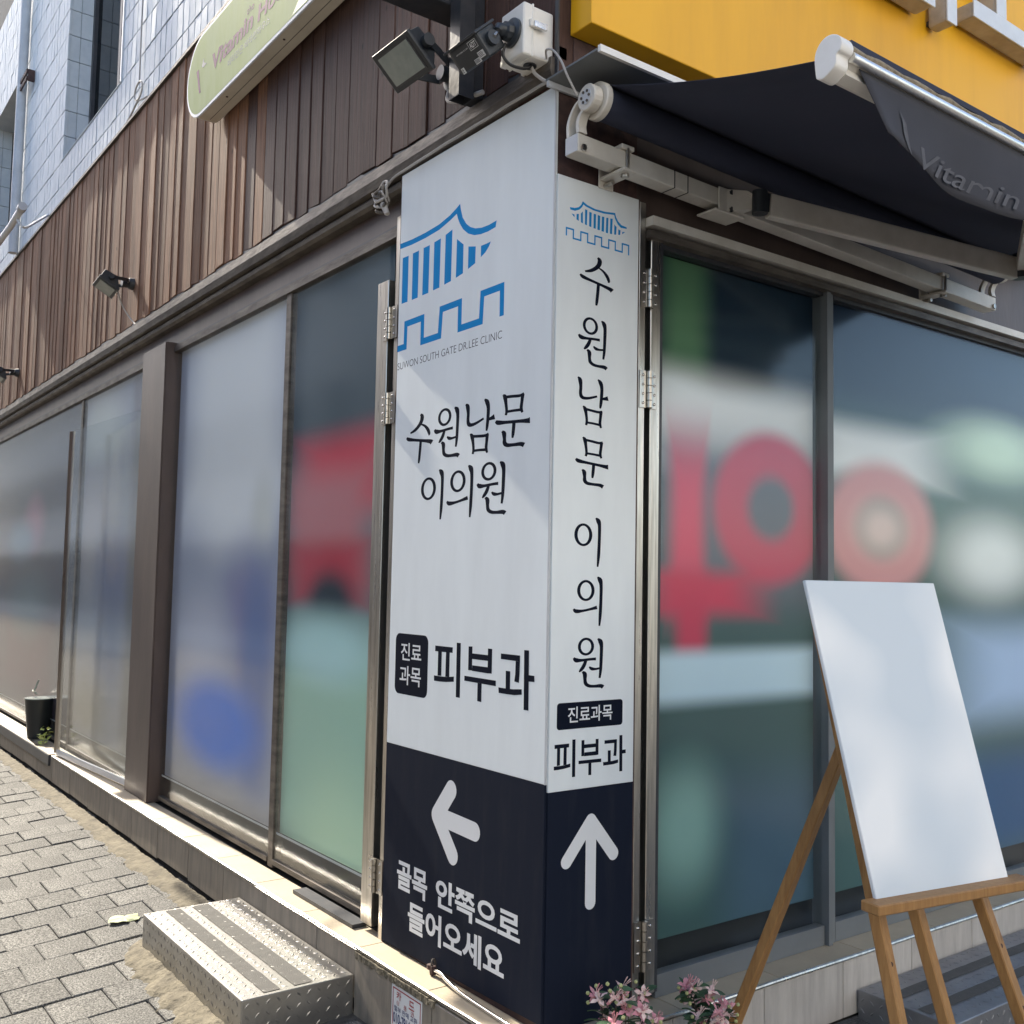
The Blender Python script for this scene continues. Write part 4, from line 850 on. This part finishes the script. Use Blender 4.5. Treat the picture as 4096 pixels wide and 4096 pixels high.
for y0, dz in ((.0, 0.), (ye, -.062)):
    br = obj('roller_bracket', curl(c1_, .012, y0, y0 + .03, dz), M['alu'], aw, smooth=True)
    obj('bracket_strap', curl(c2_, .014, y0, y0 + .03, dz), M['alu'], br, smooth=True)
    obj('bracket_head', MB().tube([(rx, y0 - .002, rz + dz), (rx, y0 + .032, rz + dz)], .040, 20), M['alu'], br, bevel=.003, seg=1)
    obj('gear', MB().tube([(rx, y0 - .0045, rz + dz), (rx, y0 - .002, rz + dz)], .024, 12), M['edge'], br)
    for k in range(6):
        a = k * PI / 3; obj('gear_tooth', MB().tube([(rx + .017 * math.cos(a), y0 - .008, rz + dz + .017 * math.sin(a)), (rx + .017 * math.cos(a), y0 - .0045, rz + dz + .017 * math.sin(a))], .0042, 6), M['beam'], br)
    obj('bolt', MB().tube([(.101, y0 + .018, 2.842 + dz), (.108, y0 + .018, 2.842 + dz)], .011, 6), M['steel'], br)
obj('roller_disc', MB().tube([(rx, .034, rz), (rx, .058, rz)], .056, 28), M['alu'], aw, bevel=.003, seg=1)
obj('cloth_roll', MB().tube([(rx, .059, rz), (rx, .8, rz - .02), (rx, ye - .01, rz - .062)], .050, 28), M['cloth'], aw, smooth=True)
for yb_, n_ in ((.19, 0), (1.95, 1)):
    dz = -.0267 * yb_
    b_ = obj('wall_bracket', MB().box(.0065, .013, yb_ - .03, yb_ + .03, 2.79 + dz - (.0 if n_ else .0), 2.866 + dz).box(.0135, .125, yb_ - .028, yb_ + .028, 2.812 + dz, 2.822 + dz).box(.036, .112, yb_ - .026, yb_ + .026, 2.8845 + dz, 2.899 + dz), M['alu'], aw, bevel=.002, seg=1)
    obj('clamp_rod', MB().tube([(.108, yb_, 2.82 + dz), (.108, yb_, 2.89 + dz)], .006, 8), M['steel'], b_)
    obj('bolt', MB().tube([(.098, yb_, 2.812 + dz), (.098, yb_, 2.802 + dz)], .013, 6), M['steel'], b_)
    obj('bolt', MB().tube([(.013, yb_ - .006, 2.80 + dz), (.05, yb_ - .006, 2.80 + dz)], .008, 8), M['steel'], b_)
# shoulder joint and arms
sh = obj('shoulder_joint', MB().box(.1005, .108, .60, .70, 2.79, 2.872).box(.03, .115, .575, .72, 2.784, 2.792), M['alu'], aw, bevel=.003, seg=1)
obj('shoulder_cheek', MB().prism([(.108, .64, 2.795), (.108, .70, 2.80), (.155, .73, 2.815), (.165, .73, 2.845), (.14, .70, 2.87), (.108, .64, 2.87)], (0, .008, 0)), M['alu'], sh, bevel=.002, seg=1)
obj('shoulder_pivot', MB().tube([(.165, .735, 2.792), (.165, .735, 2.868)], .026, 18), M['dark_plastic'], sh, smooth=True)
for zz in (2.803, 2.86): obj('bolt', MB().tube([(.108, .655, zz), (.117, .655, zz)], .009, 6), M['black_steel'], sh)
obj('upper_arm', MB().bar((.175, .765, 2.822), (.49, 1.766, 2.735), .034, .080), M['alu'], aw, bevel=.006, seg=2)
obj('arm_cap', MB().bar((.166, .742, 2.830), (.175, .764, 2.828), .036, .066), M['dark_plastic'], aw, bevel=.003, seg=1)
obj('elbow', MB().tube([(.50, 1.78, 2.70), (.50, 1.78, 2.79)], .028, 16), M['dark_plastic'], aw, smooth=True)
obj('forearm', MB().bar((.505, 1.775, 2.748), (.955, .99, 2.735), .030, .05), M['alu'], aw, bevel=.005, seg=2)
# cloth, front bar, valance
cl = MB(); n1, n2 = 14, 24; P = []
for i in range(n1 + 1):
    t = i / n1; xx = .150 + (.955 - .150) * t; zz = 3.026 + (2.775 - 3.026) * t - .018 * math.sin(PI * t)
    for j in range(n2 + 1):
        yv = .052 + (2.30 - .052) * j / n2; P.append((xx, yv, zz - .0267 * yv * (1 - t) - .006 * math.sin(j * 1.1) * math.sin(PI * t)))
cl.v = P; cl.f = [(i * (n2 + 1) + j, (i + 1) * (n2 + 1) + j, (i + 1) * (n2 + 1) + j + 1, i * (n2 + 1) + j + 1) for i in range(n1) for j in range(n2)]
o = obj('awning_cloth', cl, M['cloth'], aw, smooth=True); md = o.modifiers.new('thick', 'SOLIDIFY'); md.thickness = .0015
fb = obj('front_bar', MB().prism([(.950, .045, 2.79), (.942, .045, 2.72), (.962, .045, 2.708), (.990, .045, 2.716), (.984, .045, 2.735), (.992, .045, 2.744), (1.003, .045, 2.752), (1.004, .045, 2.764), (.994, .045, 2.774), (.984, .045, 2.778), (.982, .045, 2.79)], (0, 2.28, 0)), M['alu'], aw)
obj('bright_tube', MB().tube([(1.002, .046, 2.753), (1.002, 2.32, 2.753)], .0115, 14), M['alu_shiny'], fb, smooth=True)
obj('grime_line', MB().tube([(.998, .05 + .05 * k, 2.772 + random.uniform(-.002, .002)) for k in range(46)], [random.uniform(.006, .010) for k in range(46)], 7), M['lichen'], fb, smooth=True)
obj('cloth_edge', MB().box(.951, 1.0, .05, 2.32, 2.781, 2.796), M['cloth'], fb)
cp = [(.940, 2.712), (.936, 2.76), (.946, 2.786), (.964, 2.799), (.985, 2.799), (1.002, 2.788), (1.010, 2.770), (1.006, 2.755), (.996, 2.748), (.994, 2.728), (.984, 2.716), (.957, 2.704)]
obj('end_cap', MB().prism([(q_.x, .0, q_.y) for q_ in smooth_path([(a, b, 0) for a, b in cp + cp[:1]], 4)[:-1]], (0, .045, 0)), M['white_plastic'], fb, bevel=.005, seg=2)
va_ = MB(); Pv = []; n = 60; rows = 8
for k in range(n + 1):
    s = k / n; yv = .085 + 2.2 * s
    low = 2.598 - .055 * min(1, s * 3.2) + .012 * math.sin(yv * 9.0) 
    for j in range(rows):
        t = j / (rows - 1); ysh = .08 * t * max(0, 1 - s * 9)
        Pv.append((.996 + .018 * math.sin(yv * 7 + 1) * t + .004 * math.sin(yv * 23) * t, yv + ysh, 2.741 + (low - 2.741) * t))
va_.v = Pv; va_.f = [(k * rows + j, (k + 1) * rows + j, (k + 1) * rows + j + 1, k * rows + j + 1) for k in range(n) for j in range(rows - 1)]
vo_ = obj('valance', va_, M['valance'], aw, smooth=True); md = vo_.modifiers.new('thick', 'SOLIDIFY'); md.thickness = .002
fV = lambda u, v, lift=0.: (.996 + .018 * math.sin(u * 7 + 1) * (2.741 - v) / .18 + .0036, u, v)
M['pale_print'] = pm('pale_valance_print', (.105, .108, .125), .9, var=.2, scale=20)
text_part('valance_text', 'Vitamin House', fV, (.33, 1.25, 2.572, 2.625), M['pale_print'], vo_, bold=.004, shear=.3)
mk = MB().poly([fV(u, v) for u, v in ((.235, 2.685), (.262, 2.66), (.272, 2.62), (.285, 2.59), (.268, 2.602), (.25, 2.63), (.245, 2.66))])
obj('valance_mark', mk, M['pale_print'], vo_)
for k, yv in enumerate((.40, .46)):
    obj('zip_tie', MB().box(.0405, .1015, yv, yv + .003, 2.8265 - .0267 * yv, 2.8855 - .0267 * yv), M['cable_black'], aw)
# ------------------------------------------------------------------ tread-plate steps
def lens_row(mb, c, u, v, nrm, L_, W_, H_):
    c = Vector(c); u = Vector(u); v = Vector(v); nrm = Vector(nrm)
    p = [c - u * L_ / 2, c - v * W_ / 2 - u * L_ * .1, c + v * W_ / 2 - u * L_ * .1, c + u * L_ / 2, c - v * W_ / 2 + u * L_ * .1, c + v * W_ / 2 + u * L_ * .1, c + nrm * H_ - u * L_ * .18, c + nrm * H_ + u * L_ * .18]
    mb.add(p, [(0, 1, 6), (0, 6, 2), (1, 4, 7, 6), (2, 6, 7, 5), (4, 3, 7), (5, 7, 3)])
def treads(o, u, v, nrm, Lu, Lv, skip=None, pitch=.037, bump=.0016):
    mb = MB(); u = Vector(u); v = Vector(v); o = Vector(o); nrm = Vector(nrm); a = 0; i = 0
    while a * pitch < Lu - .01:
        b = 0
        while b * pitch < Lv - .01:
            cu = a * pitch + .015; cv = b * pitch + .015
            if cu < Lu - .008 and cv < Lv - .008 and not (skip and skip(cu, cv)):
                ang = PI / 4 if (a + b) % 2 else -PI / 4
                d = u * math.cos(ang) + v * math.sin(ang); e = u * -math.sin(ang) + v * math.cos(ang)
                lens_row(mb, o + u * cu + v * cv + nrm * .0004, d, e, nrm, .024, .0075, bump)
            b += 1
        a += 1
    return mb
def step(label, x0, x1, y0, y1, z0, z1, m, tape_lines, axis):
    t = thing('metal_step', label, 'step', 'tread plate steps')
    obj('box', MB().box(x0, x1, y0, y1, z0, z1), m, t, bevel=.005, seg=3)
    rng = [(a, b) for a, b in tape_lines]
    if axis == 'x': sk = lambda cu, cv: any(a - .004 < y0 + cv < b + .004 for a, b in rng)
    else: sk = lambda cu, cv: any(a - .004 < x0 + cu < b + .004 for a, b in rng)
    tag(obj('tread_pattern', treads((x0 + .004, y0 + .004, z1), (1, 0, 0), (0, 1, 0), (0, 0, 1), x1 - x0 - .008, y1 - y0 - .008, None), m, t), kind='stuff')
    tag(obj('tread_pattern', treads((x0 + .004, y0, z0 + .01), (1, 0, 0), (0, 0, 1), (0, -1, 0), x1 - x0 - .008, z1 - z0 - .02), m, t), kind='stuff')
    tag(obj('tread_pattern', treads((x1, y0 + .004, z0 + .01), (0, 1, 0), (0, 0, 1), (1, 0, 0), y1 - y0 - .008, z1 - z0 - .02), m, t), kind='stuff')
    for a, b in rng:
        n = 30; mb = MB(); P = []
        for k in range(n + 1):
            s = k / n
            for e_, f_ in ((a, -1), (b, 1)):
                j_ = random.uniform(-.0012, .0012)
                P.append((x0 + .02 + (x1 - x0 - .04) * s, e_ + j_, z1 + .0019 + .0005 * math.sin(k * 2.3)) if axis == 'x' else (e_ + j_, y0 + .02 + (y1 - y0 - .04) * s, z1 + .0019))
        mb.v = P; mb.f = [(2 * k, 2 * k + 1, 2 * k + 3, 2 * k + 2) for k in range(n)]
        obj('grip_tape', mb, M['tape'], t)
    return t
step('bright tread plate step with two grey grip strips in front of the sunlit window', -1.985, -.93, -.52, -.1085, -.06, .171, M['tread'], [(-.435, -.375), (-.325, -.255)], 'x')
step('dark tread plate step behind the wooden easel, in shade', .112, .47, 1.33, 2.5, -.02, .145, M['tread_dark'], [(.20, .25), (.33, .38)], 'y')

# ------------------------------------------------------------------ easel and its board
ez = thing('easel', 'wooden artist easel on the shaded pavement, with peg holes in its legs', 'easel')
wz = M['easel']
def leg(p, q, w=.042, d=.030, up=(1, .2, 0)): return obj('leg', MB().bar(p, q, w, d, up), wz, ez, bevel=.003, seg=1)
legs = [((.545, .515, 1.53), (.944, .470, -.012)), ((.62, .69, 1.53), (1.03, .99, -.018))]
for p, q in legs:
    lo = leg(p, q)
    for k in range(4):
        t_ = .60 + .10 * k; c = Vector(p).lerp(Vector(q), t_); nrm = Vector((.97, -.22, .22)).normalized()
        obj('peg_hole', MB().tube([c + nrm * .0145, c + nrm * .0163], .0062, 10), M['rust'], lo)
leg((.53, .60, 1.55), (.935, .735, -.012))
leg((.56, .76, 1.30), (.163, .51, .048))
u_ = Vector((.08, .485, 0)).normalized(); b0 = Vector((.815, .40, .785)); v_ = Vector((-.19, -.03, .79)); nb = u_.cross(v_.normalized())
obj('ledge', MB().bar(b0 - u_ * .04 + nb * .012 - v_.normalized() * .014, b0 + u_ * .54 + nb * .012 - v_.normalized() * .014, .06, .026), wz, ez, bevel=.003, seg=1)
mbrd, N, L, p = newmat('soft_printed_board')
tcn = N.new('ShaderNodeTexCoord'); nz = N.new('ShaderNodeTexNoise'); nz.inputs['Scale'].default_value = 2.6; nz.inputs['Detail'].default_value = 1; L.new(tcn.outputs['Object'], nz.inputs[0])
rp = N.new('ShaderNodeValToRGB'); rp.color_ramp.elements[0].position = .42; rp.color_ramp.elements[0].color = (.60, .67, .73, 1); rp.color_ramp.elements[1].position = .62; rp.color_ramp.elements[1].color = (.84, .86, .87, 1)
L.new(nz.outputs[0], rp.inputs[0]); L.new(rp.outputs[0], p.inputs['Base Color']); p.inputs['Roughness'].default_value = .45
W_ = u_ * .49
bo = obj('display_board', MB().hexa([b0, b0 + W_, b0 + W_ - nb * .012, b0 - nb * .012], [b0 + v_, b0 + W_ + v_, b0 + W_ + v_ - nb * .012, b0 + v_ - nb * .012]), mbrd, bevel=.002, seg=1)
tag(bo, 'pale blue white display board resting on the wooden easel', 'board')

# ------------------------------------------------------------------ plants
def petal_flower(seed, pm_):
    r = random.Random(seed); mb = MB()
    for k in range(4):
        a = k * PI / 2 + r.uniform(-.2, .2); d = Vector((math.cos(a), math.sin(a), 0)); s = Vector((-math.sin(a), math.cos(a), 0)); up_ = Vector((0, 0, 1)); b = r.uniform(-.3, .5)
        P = [d * .002 - s * .002, d * .002 + s * .002, d * .010 + s * .0052 + up_ * .003, d * .010 - s * .0052 + up_ * .003, d * .019 + up_ * (.002 + .008 * b)]
        mb.add(P, [(0, 1, 2, 3), (3, 2, 4)])
    mb.tube([(0, 0, -.016), (0, 0, -.004), (0, 0, .002)], [.0022, .0045, .005], 7)
    for k in range(5):
        a = k * 1.3; mb.tube([(0, 0, .002), (.003 * math.cos(a), .003 * math.sin(a), .016), (.005 * math.cos(a), .005 * math.sin(a), .024)], [.0005, .0005, .0009], 4)
    return mesh_of('flower', mb, pm_)
flowers = [petal_flower(k, M['petal'] if k % 2 else M['petal_pale']) for k in range(4)]
def leafm(s):
    mb = MB(); P = []
    for k in range(6):
        t = k / 5; w = math.sin(PI * min(1, t * .95 + .03)) ** .8 * .42 * s
        P += [(t * s, -w / 2 * 1.0, .12 * s * math.sin(t * 2.6) + .06 * s), (t * s, 0, .12 * s * math.sin(t * 2.6)), (t * s, w / 2, .12 * s * math.sin(t * 2.6) + .06 * s)]
    mb.v = P; mb.f = [(3 * k + c, 3 * k + c + 1, 3 * k + c + 4, 3 * k + c + 3) for k in range(5) for c in (0, 1)]
    return mesh_of('leaf', mb, M['leaf'], smooth=True)
lm_ = [leafm(.045), leafm(.055), leafm(.036)]
bud = mesh_of('bud', MB().tube([(0, 0, 0), (0, 0, .003), (0, 0, .008), (0, 0, .012)], [.001, .005, .0055, .001], 8), M['bud'], smooth=True)
def fuchsia(label, x, y, zb, ztop, seed, nst, extra=None):
    t = thing('fuchsia_plant', label, 'plant', 'potted fuchsias at the corner'); r = random.Random(seed)
    obj('pot', MB().tube([(x, y, zb), (x, y, zb + .13), (x, y, zb + .135), (x, y, zb + .15)], [.055, .075, .082, .082], 20), M['pot_clay'], t, smooth=True)
    obj('soil', MB().tube([(x, y, zb + .1505), (x, y, zb + .153)], .07, 16), M['soil'], t)
    tips = []
    for k in range(nst):
        a = 2 * PI * k / nst + r.uniform(-.4, .4); sp = r.uniform(.03, .095)
        tip = Vector((x + sp * math.cos(a), y + sp * math.sin(a), ztop - r.uniform(0, .09) - sp * .3)); tips.append(tip)
    if extra: tips += [Vector(e) for e in extra]
    for k, tip in enumerate(tips):
        b = Vector((x + r.uniform(-.03, .03), y + r.uniform(-.03, .03), zb + .15)); mid = (b + tip) / 2 + Vector((r.uniform(-.01, .01), r.uniform(-.01, .01), .02))
        path = smooth_path([b, mid, tip], 5); obj('stem', MB().tube(path, .0016, 5), M['rust'], t)
        for q in range(9):
            c = path[min(len(path) - 1, 2 + q)]; o = bpy.data.objects.new('leaf', lm_[r.randrange(3)]); col.objects.link(o); o.parent = t
            o.location = c; o.rotation_euler = (r.uniform(-.4, .4), r.uniform(-.3, .5), r.uniform(0, 2 * PI))
        for q in range(2 if k < nst else 1):
            o = bpy.data.objects.new('flower', flowers[(k + q) % 4]); col.objects.link(o); o.parent = t
            o.location = tip + Vector((r.uniform(-.016, .016), r.uniform(-.016, .016), r.uniform(-.03, .012)) if k < nst else (0, 0, 0)); sc_ = r.uniform(1.25, 1.6); o.scale = (sc_,) * 3
            o.rotation_euler = (r.uniform(.2, 1.1), r.uniform(-.5, .5), r.uniform(.6, 2.2))
        for q in range(3):
            o = bpy.data.objects.new('bud', bud); col.objects.link(o); o.parent = t
            o.location = tip + Vector((r.uniform(-.03, .03), r.uniform(-.03, .03), r.uniform(-.04, .012))); o.rotation_euler = (r.uniform(-1, 1), r.uniform(-1, 1), 0)
    return t
fuchsia('pink fuchsia plant in front of the narrow sign, with one sunlit bloom', .235, .105, gz(.235, .1) - .002, .462, 5, 11, [(.30, -.002, .40)])
fuchsia('pink fuchsia plant beside the dark easel leg', .235, .415, gz(.235, .4) - .002, .405, 11, 11)

pp = thing('plant_pot', 'black plastic plant pot standing on the sill at the far left', 'plant pot')
X_, Y_ = -6.42, -.012
obj('pot_wall', MB().tube([(X_, Y_, .268), (X_, Y_, .27), (X_, Y_, .56), (X_, Y_, .575), (X_, Y_, .572), (X_, Y_, .54)], [.075, .078, .108, .112, .104, .10], 24), M['pot_black'], pp, smooth=True)
obj('rim_ring', MB().tube([(X_, Y_, .575), (X_, Y_, .582)], .114, 24), M['lamp_glass'], pp)
hp = smooth_path([(X_ - .12, Y_, .60), (X_ - .16, Y_ - .02, .625), (X_ - .06, Y_ - .03, .635), (X_ - .02, Y_ - .01, .72)], 5)
obj('wire_hook', MB().tube(hp, .006, 6), M['lamp_glass'], pp, smooth=True)
ls = thing('lime_sprig', 'small lime green leafy sprig on the sill beside the black pot', 'plant')
rr = random.Random(8)
sp_leaf = mesh_of('leaf', MB().add([(0, 0, 0), (.014, .010, .006), (.032, 0, .004), (.014, -.010, .006)], [(0, 1, 2), (0, 2, 3)]), M['lime'])
obj('stem', MB().tube(smooth_path([(-6.08, -.045, .266), (-6.08, -.04, .31), (-6.05, -.03, .36)], 4), .003, 6), M['lime'], ls)
for k in range(26):
    o = bpy.data.objects.new('leaf', sp_leaf); col.objects.link(o); o.parent = ls
    o.location = (-6.08 + rr.uniform(-.05, .07), -.045 + rr.uniform(-.025, .03), .272 + rr.uniform(0, .11)); o.rotation_euler = (rr.uniform(-.8, .8), rr.uniform(-.8, .3), rr.uniform(0, 6.28)); s_ = rr.uniform(1, 1.7); o.scale = (s_,) * 3

# fallen leaf
mb = MB(); rr = random.Random(2); n = 22; P = [(0, 0, .012)]
for k in range(n):
    a = 2 * PI * k / n; r0 = (.06 + .012 * rr.uniform(-1, 1)) * (1.25 if math.cos(a) < -.5 else 1)
    P.append((r0 * math.cos(a) * .8, r0 * math.sin(a) * 1.1, .006 + rr.uniform(-.003, .006)))
P2 = [(p[0] * .5, p[1] * .5, .012 + rr.uniform(-.004, .004)) for p in P[1:]]
mb.v = P + P2; mb.f = [(0, n + 1 + k, n + 1 + (k + 1) % n) for k in range(n)] + [(n + 1 + k, 1 + k, 1 + (k + 1) % n, n + 1 + (k + 1) % n) for k in range(n)]
o = obj('fallen_leaf', mb, M['dry_leaf'], smooth=True); o.location = (-2.395, -.475, gz(-2.4, -.475) + .001)
tag(o, 'pale dry leaf lying on the sunlit pavers beside the step', 'leaf')

# ------------------------------------------------------------------ sticker on the kerb
sk = thing('kerb_sticker', 'small white sticker with a red border and phone number on the kerb', 'sticker')
fK = lambda u, v, lift=0.: (u, -.1098 - lift, v)
obj('paper', MB().poly([fK(-.664, .228), fK(-.664, .095), fK(-.473, .095), fK(-.473, .226)]), M['sticker'], sk)
bdm = MB()
for a in ((-.656, -.481, .215, .219), (-.656, -.652, .100, .215), (-.485, -.481, .100, .215)): bdm.poly([fK(a[0], a[2], .0006), fK(a[1], a[2], .0006), fK(a[1], a[3], .0006), fK(a[0], a[3], .0006)])
obj('red_border', bdm, M['red_ink'], sk)
k1 = lambda u, v, lift=0.: fK(u, v, .001 + lift)
for s_, r_, m_, bd_ in (('카', (-.632, -.602, .186, .212), 'red_ink', .02), ('드', (-.553, -.520, .180, .208), 'red_ink', .02), ('상', (-.632, -.612, .168, .183), 'red_ink', 0), ('품', (-.585, -.566, .166, .181), 'red_ink', 0), ('권', (-.540, -.522, .162, .177), 'red_ink', 0),
                         ('할부 판매 교환', (-.645, -.500, .146, .164), 'blue_ink', .01), ('010-7916-454', (-.650, -.490, .108, .142), 'blue_ink', .02)):
    text_part('sticker_text', s_, k1, r_, M[m_], sk, bold=bd_)

# hasp and bright cable below the wide panel
hs_ = thing('hasp', 'rusty hasp hook at the foot of the wide sign panel', 'hasp')
obj('ring', MB().tube([Vector((-.557, -.018 - .0 + .012 * math.cos(a) * .6, .300 + .016 * math.sin(a))) for a in [2 * PI * k / 14 for k in range(15)]], .0035, 7), M['beam'], hs_, smooth=True)
obj('nut', MB().tube([(-.572, -.022, .296), (-.572, -.022, .282)], .011, 6), M['rust'], hs_)
obj('pin', MB().tube([(-.570, -.022, .282), (-.566, -.022, .266)], .0035, 7), M['beam'], hs_)
obj('tongue', MB().box(-.556, -.548, -.03, -.012, .268, .296), M['rust'], hs_)
tag(obj('steel_cable', MB().tube(smooth_path([(-.545, -.020, .284), (-.50, -.024, .288), (-.45, -.03, .280), (-.35, -.038, .273), (-.2, -.044, .2715), (-.05, -.05, .2715), (.06, -.055, .2715)], 7), .0062, 10), M['chrome'], smooth=True),
    'bright steel cable running along the sill under the wide sign panel', 'cable')

# ------------------------------------------------------------------ pipe, rod and loose wires on the tiled wall
dp = thing('rainwater_pipe', 'grey vertical rainwater pipe on the white tiled wall', 'pipe')
obj('pipe_body', MB().tube([(-8.36, -.045, 4.66), (-8.36, -.045, 9.3)], .045, 18), M['edge'], dp, smooth=True)
obj('pipe_clip', MB().box(-8.33, -8.02, -.07, -.055, 6.33, 6.37).box(-8.33, -8.02, -.07, -.055, 6.26, 6.30).box(-8.05, -8.02, -.054, .004, 6.26, 6.37), M['rust'], dp, bevel=.003, seg=1)
rd = thing('rod_bracket', 'silver rod sticking out from the tiled wall at the far left', 'rod')
obj('rod', MB().tube([(-6.29, -.35, 4.44), (-6.75, -.35, 4.41), (-8.3, -.35, 4.40)], .026, 12), M['letter'], rd, smooth=True)
obj('rod_end', MB().tube([(-6.27, -.35, 4.442), (-6.35, -.35, 4.437)], .034, 12), M['edge'], rd, smooth=True)
obj('stay_wire', MB().tube(smooth_path([(-6.50, -.345, 4.40), (-6.45, -.30, 4.33), (-6.75, -.15, 4.50), (-7.0, -.02, 4.655)], 5), .010, 8), M['letter'], rd, smooth=True)
wr = MB().tube(smooth_path([(-4.47, -.006, 7.2), (-4.455, -.008, 5.9), (-4.45, -.01, 5.26), (-4.44, -.012, 4.97), (-4.43, -.014, 4.82)], 6), .006, 6)
wr.tube(smooth_path([(-4.43 + .085 * math.sin(a) + .0, -.018, 4.765 + .058 * math.cos(a)) for a in [2 * PI * k / 16 for k in range(20)]], 2), .006, 6)
wr.tube(smooth_path([(-4.25, -.012, 4.66), (-4.32, -.014, 4.672), (-4.45, -.014, 4.70), (-4.58, -.012, 4.672), (-4.74, -.010, 4.642)], 6), .006, 6)
tag(obj('coiled_wire', wr, M['cable_grey'], smooth=True), 'loose wire with a small coil hanging on the white tiled wall', 'wire')

# ------------------------------------------------------------------ the houses across the street (added unseen for reflections, bounced light, sky blocking)
M['render_pale'] = pm('pale_house_render', (.60, .60, .60), .85, var=.08, scale=.8, bump=.004, bscale=12)
M['brick_far'] = pm('brown_house_brick', (.26, .17, .13), .9, var=.15, scale=3, bump=.01, bscale=9)
def far_house(label, m, face, a0, a1, d, h):
    """face 'x' = wall plane at x=d looking to -x ; 'y' = wall plane at y=d looking to +y"""
    t = thing('house_opposite', label, 'building', 'houses across the street')
    bx = (lambda a, b, p, q, z0, z1: MB().box(d + p, d + q, a, b, z0, z1)) if face == 'x' else (lambda a, b, p, q, z0, z1: MB().box(a, b, d - q, d - p, z0, z1))
    obj('wall', bx(a0, a1, 0, 5, -.3, h), m, t)
    obj('roof_edge', bx(a0 - .1, a1 + .1, -.2, 5.1, h, h + .25), M['edge'], t)
    n = max(2, int((a1 - a0) / 2.4)); st = (a1 - a0) / n
    for f in range(int(h / 3)):
        for k in range(n):
            c = a0 + (k + .5) * st; z0 = .4 if f == 0 else f * 3 + .9; z1 = f * 3 + 2.4; hw = .85 if f == 0 else .6
            w_ = obj('window', bx(c - hw, c + hw, -.03, -.002, z0, z1), M['interior'], t)
            obj('window_frame', bx(c - hw - .06, c + hw + .06, -.05, -.031, z1, z1 + .07), M['letter'], w_)
            obj('window_sill', bx(c - hw - .06, c + hw + .06, -.12, -.031, z0 - .08, z0), M['edge'], w_)
    return t
far_house('pale rendered house across the street, seen only in reflections', M['render_pale'], 'x', -9, 9, 9.5, 9.3)
far_house('brown brick house across the alley, seen only in reflections', M['brick_far'], 'y', -11, 1.5, -6.5, 6.2)
far_house('pale house deeper in the alley, seen only in reflections', M['render_pale'], 'y', -70, -11.5, -6.8, 9.3)
